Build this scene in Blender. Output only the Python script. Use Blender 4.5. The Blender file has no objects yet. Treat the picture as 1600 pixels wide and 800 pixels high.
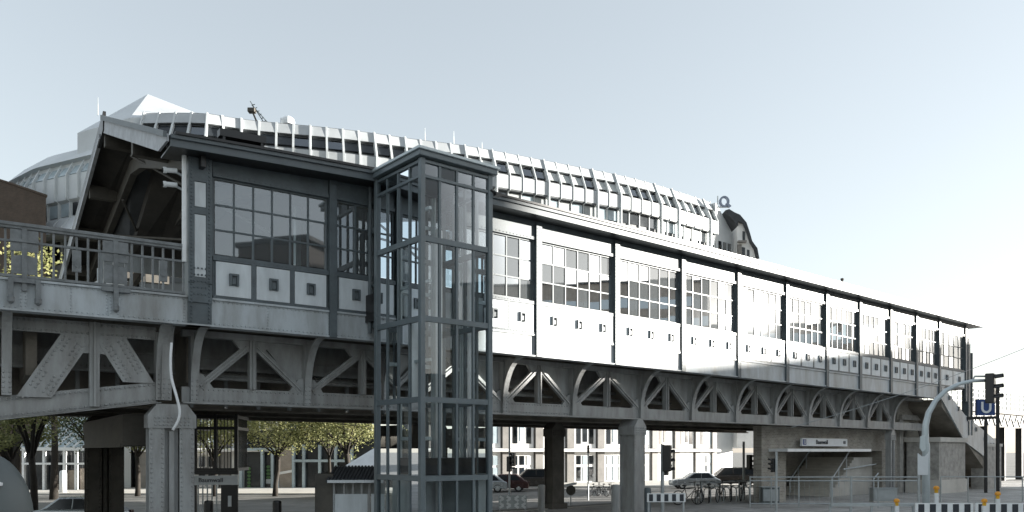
import bpy, bmesh, math, random
from mathutils import Vector, Matrix
random.seed(7)
R = math.radians
sc = bpy.context.scene
COL = sc.collection
CZ = 2.5           # eye height
F = 1280.0         # focal length in photo pixels (1600 wide)

# ------------------------------------------------------------------ materials
def new_mat(name):
    m = bpy.data.materials.new(name); m.use_nodes = True
    nt = m.node_tree; nt.nodes.clear()
    return m, nt, nt.nodes, nt.links

def paint(name, col, rough=0.5, metal=0.0, var=0.18, scale=1.5, bump=0.0, bscale=40, dirt=None, spec=0.5, streak=False):
    m, nt, N, L = new_mat(name)
    out = N.new('ShaderNodeOutputMaterial'); p = N.new('ShaderNodeBsdfPrincipled')
    tc = N.new('ShaderNodeTexCoord'); mp = N.new('ShaderNodeMapping')
    L.new(tc.outputs['Object'], mp.inputs['Vector'])
    mp.inputs['Scale'].default_value = (1, 1, 0.25 if streak else 1)
    n1 = N.new('ShaderNodeTexNoise'); n1.inputs['Scale'].default_value = scale
    n1.inputs['Detail'].default_value = 8; n1.inputs['Roughness'].default_value = 0.65
    L.new(mp.outputs['Vector'], n1.inputs['Vector'])
    cr = N.new('ShaderNodeValToRGB')
    c2 = dirt if dirt else tuple(c * (1 - 1.6 * var) for c in col)
    cr.color_ramp.elements[0].position = 0.3; cr.color_ramp.elements[0].color = (*c2, 1)
    cr.color_ramp.elements[1].position = 0.62; cr.color_ramp.elements[1].color = (*[min(1, c * (1 + var * .4)) for c in col], 1)
    L.new(n1.outputs['Fac'], cr.inputs['Fac'])
    L.new(cr.outputs['Color'], p.inputs['Base Color'])
    rr = N.new('ShaderNodeMapRange'); rr.inputs['To Min'].default_value = max(0.02, rough - .12); rr.inputs['To Max'].default_value = min(1, rough + .15)
    L.new(n1.outputs['Fac'], rr.inputs['Value']); L.new(rr.outputs['Result'], p.inputs['Roughness'])
    p.inputs['Metallic'].default_value = metal
    p.inputs['Specular IOR Level'].default_value = spec
    if bump > 0:
        n2 = N.new('ShaderNodeTexNoise'); n2.inputs['Scale'].default_value = bscale; n2.inputs['Detail'].default_value = 4
        L.new(tc.outputs['Object'], n2.inputs['Vector'])
        b = N.new('ShaderNodeBump'); b.inputs['Strength'].default_value = bump; b.inputs['Distance'].default_value = 0.02
        L.new(n2.outputs['Fac'], b.inputs['Height']); L.new(b.outputs['Normal'], p.inputs['Normal'])
    L.new(p.outputs['BSDF'], out.inputs['Surface'])
    return m

def glass(name, tint=(.8, .87, .9), refl=0.3, rough=0.03, wob=0.0, milk=0.0):
    m, nt, N, L = new_mat(name)
    out = N.new('ShaderNodeOutputMaterial')
    tr = N.new('ShaderNodeBsdfTransparent'); tr.inputs['Color'].default_value = (*tint, 1)
    gl = N.new('ShaderNodeBsdfGlossy'); gl.inputs['Roughness'].default_value = rough
    gl.inputs['Color'].default_value = (.92, .96, 1, 1)
    lw = N.new('ShaderNodeFresnel'); lw.inputs['IOR'].default_value = 1.5
    mr = N.new('ShaderNodeMapRange'); mr.inputs['From Min'].default_value = 0.04; mr.inputs['To Min'].default_value = refl
    L.new(lw.outputs['Fac'], mr.inputs['Value'])
    mx = N.new('ShaderNodeMixShader'); L.new(mr.outputs['Result'], mx.inputs['Fac'])
    base = tr.outputs['BSDF']
    if milk > 0:
        df = N.new('ShaderNodeBsdfDiffuse'); df.inputs['Color'].default_value = (.55, .6, .63, 1)
        m2 = N.new('ShaderNodeMixShader'); m2.inputs['Fac'].default_value = milk
        L.new(tr.outputs['BSDF'], m2.inputs[1]); L.new(df.outputs['BSDF'], m2.inputs[2]); base = m2.outputs['Shader']
    L.new(base, mx.inputs[1]); L.new(gl.outputs['BSDF'], mx.inputs[2])
    if wob > 0:
        tc = N.new('ShaderNodeTexCoord'); n = N.new('ShaderNodeTexNoise'); n.inputs['Scale'].default_value = 0.9
        L.new(tc.outputs['Object'], n.inputs['Vector'])
        b = N.new('ShaderNodeBump'); b.inputs['Strength'].default_value = wob; b.inputs['Distance'].default_value = 0.05
        L.new(n.outputs['Fac'], b.inputs['Height']); L.new(b.outputs['Normal'], gl.inputs['Normal'])
    L.new(mx.outputs['Shader'], out.inputs['Surface'])
    return m

def brick(name, c1, c2, mortar, heading, bw=0.24, bh=0.075):
    m, nt, N, L = new_mat(name)
    out = N.new('ShaderNodeOutputMaterial'); p = N.new('ShaderNodeBsdfPrincipled')
    tc = N.new('ShaderNodeTexCoord'); sp = N.new('ShaderNodeSeparateXYZ'); L.new(tc.outputs['Object'], sp.inputs[0])
    def mul(a, k):
        x = N.new('ShaderNodeMath'); x.operation = 'MULTIPLY'; x.inputs[1].default_value = k; L.new(a, x.inputs[0]); return x.outputs[0]
    a = N.new('ShaderNodeMath'); L.new(mul(sp.outputs[0], math.cos(heading) + .35), a.inputs[0]); L.new(mul(sp.outputs[1], math.sin(heading) - .2), a.inputs[1])
    cb = N.new('ShaderNodeCombineXYZ'); L.new(a.outputs[0], cb.inputs[0]); L.new(sp.outputs[2], cb.inputs[1])
    bt = N.new('ShaderNodeTexBrick'); L.new(cb.outputs[0], bt.inputs['Vector'])
    bt.inputs['Color1'].default_value = (*c1, 1); bt.inputs['Color2'].default_value = (*c2, 1); bt.inputs['Mortar'].default_value = (*mortar, 1)
    bt.inputs['Scale'].default_value = 1; bt.inputs['Brick Width'].default_value = bw; bt.inputs['Row Height'].default_value = bh
    bt.inputs['Mortar Size'].default_value = 0.009
    ns = N.new('ShaderNodeTexNoise'); ns.inputs['Scale'].default_value = 1.3; ns.inputs['Detail'].default_value = 8; L.new(tc.outputs['Object'], ns.inputs['Vector'])
    mx = N.new('ShaderNodeMix'); mx.data_type = 'RGBA'; mx.blend_type = 'MULTIPLY'; mx.inputs[0].default_value = .7
    cr = N.new('ShaderNodeValToRGB'); cr.color_ramp.elements[0].position = .3; cr.color_ramp.elements[0].color = (.66, .65, .63, 1); cr.color_ramp.elements[1].position = .7
    L.new(ns.outputs['Fac'], cr.inputs['Fac'])
    L.new(bt.outputs['Color'], mx.inputs[6]); L.new(cr.outputs['Color'], mx.inputs[7])
    L.new(mx.outputs[2], p.inputs['Base Color']); p.inputs['Roughness'].default_value = .9
    b = N.new('ShaderNodeBump'); b.inputs['Strength'].default_value = .6; b.inputs['Distance'].default_value = .01; b.invert = True
    L.new(bt.outputs['Fac'], b.inputs['Height']); L.new(b.outputs['Normal'], p.inputs['Normal'])
    L.new(p.outputs['BSDF'], out.inputs['Surface'])
    return m

def slabs(name, col, w, heading, joint):
    m, nt, N, L = new_mat(name)
    out = N.new('ShaderNodeOutputMaterial'); p = N.new('ShaderNodeBsdfPrincipled'); tc = N.new('ShaderNodeTexCoord')
    mp = N.new('ShaderNodeMapping'); mp.inputs['Rotation'].default_value = (0, 0, -heading); L.new(tc.outputs['Object'], mp.inputs['Vector'])
    bt = N.new('ShaderNodeTexBrick'); L.new(mp.outputs[0], bt.inputs['Vector']); bt.inputs['Scale'].default_value = 1
    bt.inputs['Brick Width'].default_value = w; bt.inputs['Row Height'].default_value = w * .66; bt.inputs['Mortar Size'].default_value = .018
    bt.inputs['Color1'].default_value = (*col, 1); bt.inputs['Color2'].default_value = (*[c * .82 for c in col], 1); bt.inputs['Mortar'].default_value = (*joint, 1)
    ns = N.new('ShaderNodeTexNoise'); ns.inputs['Scale'].default_value = .45; ns.inputs['Detail'].default_value = 9; ns.inputs['Roughness'].default_value = .7; L.new(tc.outputs['Object'], ns.inputs['Vector'])
    cr = N.new('ShaderNodeValToRGB'); cr.color_ramp.elements[0].position = .35; cr.color_ramp.elements[0].color = (.55, .54, .52, 1); cr.color_ramp.elements[1].position = .6
    L.new(ns.outputs['Fac'], cr.inputs['Fac'])
    mx = N.new('ShaderNodeMix'); mx.data_type = 'RGBA'; mx.blend_type = 'MULTIPLY'; mx.inputs[0].default_value = .8
    L.new(bt.outputs['Color'], mx.inputs[6]); L.new(cr.outputs['Color'], mx.inputs[7]); L.new(mx.outputs[2], p.inputs['Base Color']); p.inputs['Roughness'].default_value = .85
    b = N.new('ShaderNodeBump'); b.inputs['Strength'].default_value = .5; b.inputs['Distance'].default_value = .01; b.invert = True
    L.new(bt.outputs['Fac'], b.inputs['Height']); L.new(b.outputs['Normal'], p.inputs['Normal']); L.new(p.outputs[0], out.inputs[0])
    return m

def leafmat(name, a, b):
    m, nt, N, L = new_mat(name)
    out = N.new('ShaderNodeOutputMaterial'); p = N.new('ShaderNodeBsdfPrincipled')
    tc = N.new('ShaderNodeTexCoord'); n = N.new('ShaderNodeTexNoise'); n.inputs['Scale'].default_value = .9; n.inputs['Detail'].default_value = 6
    L.new(tc.outputs['Object'], n.inputs['Vector'])
    cr = N.new('ShaderNodeValToRGB'); cr.color_ramp.elements[0].position = .35; cr.color_ramp.elements[1].position = .65
    cr.color_ramp.elements[0].color = (*a, 1); cr.color_ramp.elements[1].color = (*b, 1)
    L.new(n.outputs['Fac'], cr.inputs['Fac']); L.new(cr.outputs['Color'], p.inputs['Base Color']); p.inputs['Roughness'].default_value = .6
    tl = N.new('ShaderNodeBsdfTranslucent'); L.new(cr.outputs['Color'], tl.inputs['Color'])
    mx = N.new('ShaderNodeMixShader'); mx.inputs['Fac'].default_value = .4
    L.new(p.outputs['BSDF'], mx.inputs[1]); L.new(tl.outputs['BSDF'], mx.inputs[2]); L.new(mx.outputs[0], out.inputs['Surface'])
    return m

def emit(name, col, st):
    m, nt, N, L = new_mat(name)
    out = N.new('ShaderNodeOutputMaterial'); e = N.new('ShaderNodeEmission'); e.inputs['Color'].default_value = (*col, 1); e.inputs['Strength'].default_value = st
    L.new(e.outputs[0], out.inputs['Surface']); return m

M_ = {}
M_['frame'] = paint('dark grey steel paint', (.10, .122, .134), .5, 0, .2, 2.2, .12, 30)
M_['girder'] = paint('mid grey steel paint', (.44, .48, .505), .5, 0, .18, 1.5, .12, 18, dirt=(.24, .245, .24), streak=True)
M_['panel'] = paint('pale grey panel paint', (.62, .665, .69), .5, 0, .16, 1.9, .05, 20, streak=True)
M_['truss'] = paint('weathered grey truss paint', (.315, .325, .325), .55, 0, .3, 3.2, .15, 25, dirt=(.22, .218, .21), streak=True)
M_['soffit'] = paint('sooty soffit', (.25, .225, .19), .8, 0, .3, 1.0, .2, 15)
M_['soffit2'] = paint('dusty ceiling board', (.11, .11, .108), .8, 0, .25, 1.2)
M_['railpaint'] = paint('dull grey railing paint', (.19, .205, .212), .5, 0, .25, 4, .15, 30)
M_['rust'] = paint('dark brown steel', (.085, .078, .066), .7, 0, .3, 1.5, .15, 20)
M_['roof'] = paint('dark roofing felt', (.05, .055, .06), .85, 0, .3, 1.2, .3, 30)
M_['fascia'] = paint('slate grey fascia', (.105, .125, .137), .5, 0, .12, 1.5)
M_['rake'] = paint('light grey board', (.45, .47, .50), .6, 0, .2, 2.5, .1, 30)
M_['white'] = paint('white paint', (.78, .80, .81), .45, 0, .06, 2)
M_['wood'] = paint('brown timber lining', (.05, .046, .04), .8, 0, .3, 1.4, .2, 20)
M_['winglass'] = glass('hall window glass', (.62, .70, .74), .17, .018, .004, .13)
M_['liftglass'] = glass('lift glazing', (.92, .955, .96), .04, .012, .0)
M_['officeglass'] = glass('office window glass', (.18, .22, .25), .25, .05)
M_['lift'] = paint('blue grey lift steel', (.135, .165, .18), .38, .0, .12, 1.5)
M_['liftlight'] = paint('pale galvanised rail', (.52, .58, .6), .4, .3, .1, 2)
M_['black'] = paint('black lacquer', (.015, .015, .016), .35, 0, .2, 2)
M_['rubber'] = paint('black rubber', (.02, .02, .02), .8, 0, .2, 5)
M_['office'] = paint('light aluminium cladding', (.46, .485, .50), .45, .0, .09, .5)
M_['joint'] = paint('dark grey joint metal', (.10, .108, .115), .5, .0, .1, .5)
M_['officerib'] = paint('aluminium fin', (.60, .63, .64), .4, .0, .08, .8)
M_['officeroof'] = paint('zinc roof', (.62, .65, .67), .5, .0, .08, .35)
M_['blind'] = paint('drawn window blind', (.42, .44, .44), .7, 0, .1, .4)
M_['darkwin'] = paint('dark window opening', (.03, .035, .04), .15, 0, .3, .6)
M_['stone'] = paint('pale rendered stone', (.74, .735, .72), .7, 0, .12, .7, .1, 10)
M_['brownpier'] = paint('brown stone pier', (.20, .19, .178), .7, 0, .2, 1)
M_['winblue'] = paint('pale curtain behind glass', (.42, .50, .54), .2, 0, .2, .5)
M_['brick'] = brick('grey brown brick', (.42, .39, .34), (.30, .28, .25), (.46, .44, .40), R(41.5), .25, .08)
M_['brickred'] = brick('dark red brown brick', (.11, .075, .055), (.085, .06, .045), (.10, .085, .07), R(40), .25, .08)
M_['bricktan'] = brick('tan brick', (.36, .30, .25), (.30, .25, .21), (.4, .37, .33), R(0), .25, .08)
M_['ashlar'] = paint('grey sandstone', (.40, .385, .36), .85, 0, .25, 3, .5, 12)
M_['concrete'] = paint('light concrete', (.56, .54, .50), .9, 0, .15, .8, .2, 12)
M_['paving'] = slabs('grey paving slabs', (.50, .495, .48), 1.0, R(41), (.16, .155, .15))
M_['asphalt'] = paint('worn asphalt', (.19, .187, .178), .9, 0, .25, .5, .4, 30)
M_['line'] = paint('worn road marking', (.62, .62, .6), .8, 0, .2, 3)
M_['galv'] = paint('galvanised steel', (.40, .43, .44), .45, .35, .15, 2)
M_['bark'] = paint('dark bark', (.028, .023, .018), .9, 0, .3, 5, .6, 20)
M_['leaf1'] = leafmat('yellow green leaves', (.16, .18, .06), (.43, .42, .19))
M_['leaf2'] = leafmat('olive leaves', (.11, .13, .05), (.28, .29, .12))
M_['leaf3'] = leafmat('dull green leaves', (.04, .06, .03), (.10, .13, .06))
M_['blue'] = paint('deep blue enamel', (.012, .05, .19), .35, 0, .08, 2)
M_['yellow'] = paint('yellow lamp plastic', (.75, .42, .03), .35, 0, .1, 4)
M_['red'] = paint('dark red car paint', (.05, .018, .018), .25, .2, .1, 2)
M_['carbrown'] = paint('dark brown car paint', (.045, .04, .036), .25, .3, .1, 2)
M_['carsilver'] = paint('silver car paint', (.40, .43, .45), .25, .5, .1, 2)
M_['carglass'] = paint('dark car glass', (.02, .024, .028), .08, 0, .1, 2)
M_['chrome'] = paint('bright alloy', (.6, .62, .63), .3, .8, .1, 3)
M_['igloo'] = paint('grey green container shell', (.10, .118, .12), .5, 0, .08, 1.5, .08, 25)
M_['sticker'] = paint('pale sticker', (.75, .78, .8), .5, 0, .35, 25)
M_['greensign'] = paint('green foliage decal', (.10, .22, .08), .6, 0, .4, 12)
M_['text'] = paint('dark lettering', (.03, .035, .045), .6, 0, .05, 2)
M_['orange'] = paint('orange plastic', (.75, .33, .03), .5, 0, .1, 4)
M_['bluegrey'] = paint('blue grey letter paint', (.22, .26, .34), .5, 0, .1, 3)
M_['signgrey'] = paint('pale sign plate', (.62, .65, .67), .5, 0, .06, 2)

# ------------------------------------------------------------------ mesh builder
ID = lambda a, b, c: (a, b, c)
class MB:
    def __init__(s): s.v = []; s.f = []; s.m = []
    def add(s, vs, fs, mi=0):
        o = len(s.v); s.v += [tuple(v) for v in vs]
        for f in fs: s.f.append(tuple(i + o for i in f)); s.m.append(mi)
        return s
    def box(s, M, a0, a1, b0, b1, c0, c1, seg=1, mi=0):
        vs = []; fs = []
        for i in range(seg + 1):
            a = a0 + (a1 - a0) * i / seg
            vs += [M(a, b0, c0), M(a, b1, c0), M(a, b1, c1), M(a, b0, c1)]
        for i in range(seg):
            k = 4 * i
            for j in range(4): fs.append((k + j, k + (j + 1) % 4, k + 4 + (j + 1) % 4, k + 4 + j))
        fs += [(3, 2, 1, 0), (4 * seg, 4 * seg + 1, 4 * seg + 2, 4 * seg + 3)]
        return s.add(vs, fs, mi)
    def poly(s, M, pts, b0, b1, mi=0):
        n = len(pts)
        vs = [M(a, b0, c) for a, c in pts] + [M(a, b1, c) for a, c in pts]
        fs = [tuple(range(n)), tuple(range(2 * n - 1, n - 1, -1))] + [(i, n + i, n + (i + 1) % n, (i + 1) % n) for i in range(n)]
        return s.add(vs, fs, mi)
    def polyd(s, M, pts, a0, a1, mi=0, seg=1):
        n = len(pts); vs = []; fs = []
        for k in range(seg + 1):
            a = a0 + (a1 - a0) * k / seg
            vs += [M(a, b, c) for b, c in pts]
        for k in range(seg):
            o = k * n
            fs += [(o + i, o + n + i, o + n + (i + 1) % n, o + (i + 1) % n) for i in range(n)]
        fs += [tuple(range(n - 1, -1, -1)), tuple(range(seg * n, seg * n + n))]
        return s.add(vs, fs, mi)
    def bar(s, M, p, q, w, b0, b1, mi=0):
        dx, dz = q[0] - p[0], q[1] - p[1]; l = math.hypot(dx, dz); nx, nz = -dz / l * w / 2, dx / l * w / 2
        return s.poly(M, [(p[0] + nx, p[1] + nz), (p[0] - nx, p[1] - nz), (q[0] - nx, q[1] - nz), (q[0] + nx, q[1] + nz)], b0, b1, mi)
    def tube(s, pts, r, n=8, mi=0):
        pts = [Vector(p) for p in pts]; rs = r if isinstance(r, (list, tuple)) else [r] * len(pts)
        vs = []; fs = []; u = None
        for i, p in enumerate(pts):
            t = (pts[min(i + 1, len(pts) - 1)] - pts[max(i - 1, 0)]).normalized()
            if u is None: u = t.orthogonal().normalized()
            u = (u - t * u.dot(t)).normalized(); w = t.cross(u)
            for k in range(n):
                a = 2 * math.pi * k / n; vs.append(p + (u * math.cos(a) + w * math.sin(a)) * rs[i])
        for i in range(len(pts) - 1):
            for k in range(n): fs.append((i * n + k, i * n + (k + 1) % n, (i + 1) * n + (k + 1) % n, (i + 1) * n + k))
        fs += [tuple(range(n - 1, -1, -1)), tuple(range((len(pts) - 1) * n, len(pts) * n))]
        return s.add(vs, fs, mi)
    def lathe(s, c, prof, n=16, mi=0, axis='z'):
        vs = []; fs = []
        for r, z in prof:
            for k in range(n):
                a = 2 * math.pi * k / n; x, y = r * math.cos(a), r * math.sin(a)
                v = (x, y, z) if axis == 'z' else ((x, z, y) if axis == 'y' else (z, x, y))
                vs.append((c[0] + v[0], c[1] + v[1], c[2] + v[2]))
        for i in range(len(prof) - 1):
            for k in range(n): fs.append((i * n + k, i * n + (k + 1) % n, (i + 1) * n + (k + 1) % n, (i + 1) * n + k))
        fs += [tuple(range(n - 1, -1, -1)), tuple(range((len(prof) - 1) * n, len(prof) * n))]
        return s.add(vs, fs, mi)
    def torus(s, c, rad, r, axis='y', n=24, m=6, mi=0):
        vs = []; fs = []
        for i in range(n):
            a = 2 * math.pi * i / n
            for j in range(m):
                b = 2 * math.pi * j / m; q = rad + r * math.cos(b); x, z, y = q * math.cos(a), q * math.sin(a), r * math.sin(b)
                v = (x, y, z) if axis == 'y' else ((y, x, z) if axis == 'x' else (x, z, y))
                vs.append((c[0] + v[0], c[1] + v[1], c[2] + v[2]))
        for i in range(n):
            for j in range(m): fs.append((i * m + j, ((i + 1) % n) * m + j, ((i + 1) % n) * m + (j + 1) % m, i * m + (j + 1) % m))
        return s.add(vs, fs, mi)
    def rivets(s, M, pts, b, r=.022, mi=0):
        for a, c in pts:
            vs = [M(a + r * math.cos(k * math.pi / 3), b, c + r * math.sin(k * math.pi / 3)) for k in range(6)]
            vs += [M(a + .6 * r * math.cos(k * math.pi / 3), b - r * .75, c + .6 * r * math.sin(k * math.pi / 3)) for k in range(6)]
            s.add(vs, [(k, (k + 1) % 6, 6 + (k + 1) % 6, 6 + k) for k in range(6)] + [(6, 7, 8, 9, 10, 11)], mi)
        return s
    def build(s, name, mats, parent=None, smooth=False, bevel=0.0):
        me = bpy.data.meshes.new(name); me.from_pydata(s.v, [], s.f)
        mats = mats if isinstance(mats, (list, tuple)) else [mats]
        for m in mats: me.materials.append(M_[m] if isinstance(m, str) else m)
        me.polygons.foreach_set('material_index', s.m)
        bm = bmesh.new(); bm.from_mesh(me); bmesh.ops.recalc_face_normals(bm, faces=bm.faces[:]); bm.to_mesh(me); bm.free()
        if smooth: me.polygons.foreach_set('use_smooth', [True] * len(me.polygons))
        me.update()
        o = bpy.data.objects.new(name, me); COL.objects.link(o)
        if bevel > 0:
            md = o.modifiers.new('bevel', 'BEVEL'); md.width = bevel; md.segments = 2; md.limit_method = 'ANGLE'; md.angle_limit = R(40)
        if parent is not None:
            o.parent = parent
            if parent.get('_origin') is not None: o.location = -Vector(parent['_origin'])
        return o

def thing(name, label, cat, loc=(0, 0, 0), group=None, world=True, rotz=0):
    """an Empty at the thing's base; with world=True its parts are modelled in world coordinates"""
    o = bpy.data.objects.new(name, None); COL.objects.link(o); o.empty_display_size = .3
    o.location = loc; o.rotation_euler = (0, 0, rotz); o['label'] = label; o['category'] = cat
    if group: o['group'] = group
    if world: o['_origin'] = tuple(loc)
    return o
def tag(o, label, cat, group=None, kind=None):
    o['label'] = label; o['category'] = cat
    if group: o['group'] = group
    if kind: o['kind'] = kind
    return o
def structure(o, kind='structure'):
    o['kind'] = kind; return o
def dup(root, loc, rotz=0, label=None, group=None):
    r = root.copy(); COL.objects.link(r); r.location = loc; r.rotation_euler = (0, 0, rotz)
    if label: r['label'] = label
    if group: r['group'] = group
    for ch in list(root.children):
        c = ch.copy(); COL.objects.link(c); c.parent = r
        for g in ch.children:
            d = g.copy(); COL.objects.link(d); d.parent = c
    return r

def text_part(name, body, size, M, a, b, c, mat, parent, depth=.01, center=True):
    cu = bpy.data.curves.new(name, 'FONT'); cu.body = body; cu.size = size; cu.extrude = depth; cu.resolution_u = 3
    if center: cu.align_x = 'CENTER'; cu.align_y = 'CENTER'
    t = bpy.data.objects.new(name, cu); COL.objects.link(t); bpy.context.view_layer.update()
    dg = bpy.context.evaluated_depsgraph_get(); me = bpy.data.meshes.new_from_object(t.evaluated_get(dg))
    bpy.data.objects.remove(t); bpy.data.curves.remove(cu)
    for v in me.vertices: v.co = Vector(M(a + v.co.x, b - v.co.z, c + v.co.y))
    me.name = name; me.materials.clear(); me.materials.append(M_[mat])
    o = bpy.data.objects.new(name, me); COL.objects.link(o)
    if parent is not None:
        o.parent = parent
        if parent.get('_origin') is not None: o.location = -Vector(parent['_origin'])
    return o

# ------------------------------------------------------------------ frames
def at(px, py, Y): return ((px - 800) / F * Y, Y, CZ + (705 - py) / F * Y)
def xat(px, Y): return (px - 800) / F * Y

class Curve:
    def __init__(s, pts, s0=0.0):
        s.p = [Vector(p) for p in pts]; s.s = [s0]
        for i in range(1, len(s.p)): s.s.append(s.s[-1] + (s.p[i] - s.p[i - 1]).length)
    def __call__(s, a, d):
        i = 0
        lo, hi = 0, len(s.s) - 2
        while lo < hi:
            mid = (lo + hi + 1) // 2
            if s.s[mid] <= a: lo = mid
            else: hi = mid - 1
        i = lo
        def tan(k):
            k0, k1 = max(k - 1, 0), min(k + 1, len(s.p) - 1); return (s.p[k1] - s.p[k0]).normalized()
        t = (a - s.s[i]) / (s.s[i + 1] - s.s[i])
        q = s.p[i].lerp(s.p[i + 1], t); tt = tan(i).lerp(tan(i + 1), max(0, min(1, t))).normalized()
        return q.x - tt.y * d, q.y + tt.x * d

HK = [(-30, 29), (-5, 32.5), (0, 35), (5, 37.7), (9.5, 39.8), (20, 41.2), (40, 41.8), (100, 43)]
def heading(a):
    for (x0, y0), (x1, y1) in zip(HK, HK[1:]):
        if a <= x1: return R(y0 + (y1 - y0) * (a - x0) / (x1 - x0))
    return R(HK[-1][1])
def hall_curve():
    st = .25; fw = [(-8.0, 20.09)]; bw = [(-8.0, 20.09)]
    for i in range(340):
        h = heading((i + .5) * st); fw.append((fw[-1][0] + st * math.cos(h), fw[-1][1] + st * math.sin(h)))
    for i in range(110):
        h = heading(-(i + .5) * st); bw.append((bw[-1][0] - st * math.cos(h), bw[-1][1] - st * math.sin(h)))
    return Curve(bw[:0:-1] + fw, -110 * st)
HC = hall_curve()
def H(a, d, z):
    """hall frame: a along the facade, d back from it, z above eye height (heights above the girder grow slightly eastwards)"""
    x, y = HC(a, d)
    if z > 3.1: z = 3.1 + (z - 3.1) * (1 + .0016 * a)
    return (x, y, CZ + z)
def HE(a, d, z):
    x, y, zz = H(a, d, z); return (x, y, zz - .27 * max(0, 1 - (a + .5) / 8.5))
def HA(a, d, z):
    x, y = HC(a, d); return (x, y, z)
def s_of(px, d=0.0):
    lo, hi = -26.0, 80.0
    for _ in range(50):
        m = (lo + hi) / 2; x, y = HC(m, d)
        if 800 + F * x / y < px: lo = m
        else: hi = m
    return (lo + hi) / 2
def straight(ox, oy, hd, oz=0.0):
    c, s_ = math.cos(hd), math.sin(hd)
    return lambda a, b, z: (ox + a * c - b * s_, oy + a * s_ + b * c, oz + z)
def frange(a, b, st):
    n = max(1, int(round((b - a) / st))); return [a + (b - a) * i / n for i in range(n + 1)]

GB, GT = 3.1, 3.77
PB, PT = 3.9, 4.75
WB, WT = 4.88, 6.86
FT = 7.45
ET = 7.74

# ================================================================== GROUND
def smooth(t): t = max(0, min(1, t)); return t * t * (3 - 2 * t)
def hall_d(x, y):
    # rough distance behind the facade line
    return (x + 8.0) * -math.sin(R(40)) + (y - 20.09) * math.cos(R(40))
def gz(x, y): return -.8 * smooth((hall_d(x, y) - 6) / 8)
def ground_sheet(name, xs, ys, dz, mat, keep=None):
    b = MB(); idx = {}
    for i, x in enumerate(xs):
        for j, y in enumerate(ys):
            idx[i, j] = len(b.v); b.v.append((x, y, gz(x, y) + dz))
    for i in range(len(xs) - 1):
        for j in range(len(ys) - 1):
            if keep and not keep((xs[i] + xs[i + 1]) / 2, (ys[j] + ys[j + 1]) / 2): continue
            b.f.append((idx[i, j], idx[i + 1, j], idx[i + 1, j + 1], idx[i, j + 1])); b.m.append(0)
    return b.build(name, mat)
gx = [-1500, -600, -250, -140] + frange(-100, 120, 4) + [160, 260, 600, 1500]
gy = [-600, -200, -60] + frange(-40, 130, 3) + [180, 300, 700, 1800]
structure(ground_sheet('ground', gx, gy, 0, 'asphalt'))
# paved square under and in front of the viaduct, real kerb at its edge
b = MB(); b.polyd(lambda a, d, z: HA(a, d, z), [(-40, .06), (5.6, .06), (5.6, -.3), (5.75, -.3), (5.75, .07), (5.9, .07), (5.9, -.5), (-40, -.5)][:0] or [(-18, -.4), (-18, .012), (5.8, .012), (5.8, -.4)], -22, 70, 0, 46)
structure(b.build('pavement', 'paving'))
b = MB(); b.polyd(HA, [(5.8, -.5), (5.8, .03), (5.98, .03), (5.98, -.5)], -22, 70, 0, 46)
structure(b.build('kerb', 'concrete'))

# ================================================================== OFFICE BUILDING curve
KS = 1.2
OFFP = [(216, 526), (315, 527), (382, 516), (540, 501), (652, 485), (740, 474), (880, 447), (1005, 422), (1118, 386)]
HO = 24.1 * KS
def office_pts():
    P = []
    for px, off in OFFP:
        Y = F * HO / off; P.append(Vector((xat(px, Y), Y)))
    # smooth (catmull-rom)
    out = []
    for i in range(len(P) - 1):
        p0, p1, p2, p3 = P[max(i - 1, 0)], P[i], P[i + 1], P[min(i + 2, len(P) - 1)]
        for k in range(8):
            t = k / 8
            out.append(.5 * ((2 * p1) + (p2 - p0) * t + (2 * p0 - 5 * p1 + 4 * p2 - p3) * t * t + (3 * p1 - p0 - 3 * p2 + p3) * t ** 3))
    out.append(P[-1])
    for _ in range(6):
        out = [out[0]] + [(out[i - 1] + out[i] * 2 + out[i + 1]) / 4 for i in range(1, len(out) - 1)] + [out[-1]]
    return out
OC = Curve(office_pts())
OLEN = OC.s[-1]
def O(a, d, z):
    x, y = OC(a, d); return (x, y, CZ + z)

HO += .45
office = thing('office_building', 'long curved office block with white metal ribs and sloping glazed upper floors behind the station', 'building', (*OC(OLEN / 2, 6), -.8))
GZ = -.8 - CZ
seg = 40
def office_profile(M, a0, a1, top, seg, back=16, base=GZ):
    t = top
    return [(back, base), (0.2, base), (.2, t - 4.03), (-.3, t - 4.03), (-.3, t - 2.53), (.25, t - 2.29), (.55, t - 1.19), (.35, t - 1.15), (.85, t), (back, t)]
b = MB(); b.polyd(O, office_profile(O, 0, OLEN, HO, seg), 0, OLEN, 0, seg); b.build('wall', 'joint', office)
nb = int(OLEN / 1.45); bw = OLEN / nb
pattern = [4, 2, 4, 4, 2]; majors = set(); k = 0; pi_ = 0
while k <= nb: majors.add(k); k += pattern[pi_ % 5]; pi_ += 1
for i in range(nb + 1):
    a = i * bw; w = .12 if i in majors else (.09 if i * bw < OLEN * .45 else .04)
    if i in (0, nb): a = min(max(a, w), OLEN - w)
    r = MB()
    r.polyd(O, [(.85, HO + .02), (.72, HO + .02), (.24, HO - 1.19), (.18, HO - 1.22), (-.40, HO - 2.49), (-.40, HO - 4.03), (.05, HO - 4.11), (.05, HO - 8), (.2, HO - 8), (.2, HO - 3.95), (-.28, HO - 2.53), (.3, HO - 2.25), (.6, HO - 1.19)], a - w, a + w)
    if i in majors: r.polyd(O, [(.9, HO + .04), (.64, HO + .04), (.1, HO - 1.19), (.05, HO - 1.26), (-.5, HO - 2.53), (-.5, HO - 8.2), (-.1, HO - 8.2), (-.1, HO - 2.53)], a - .06, a + .06)
    r.build('rib', 'officerib', office)
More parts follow.
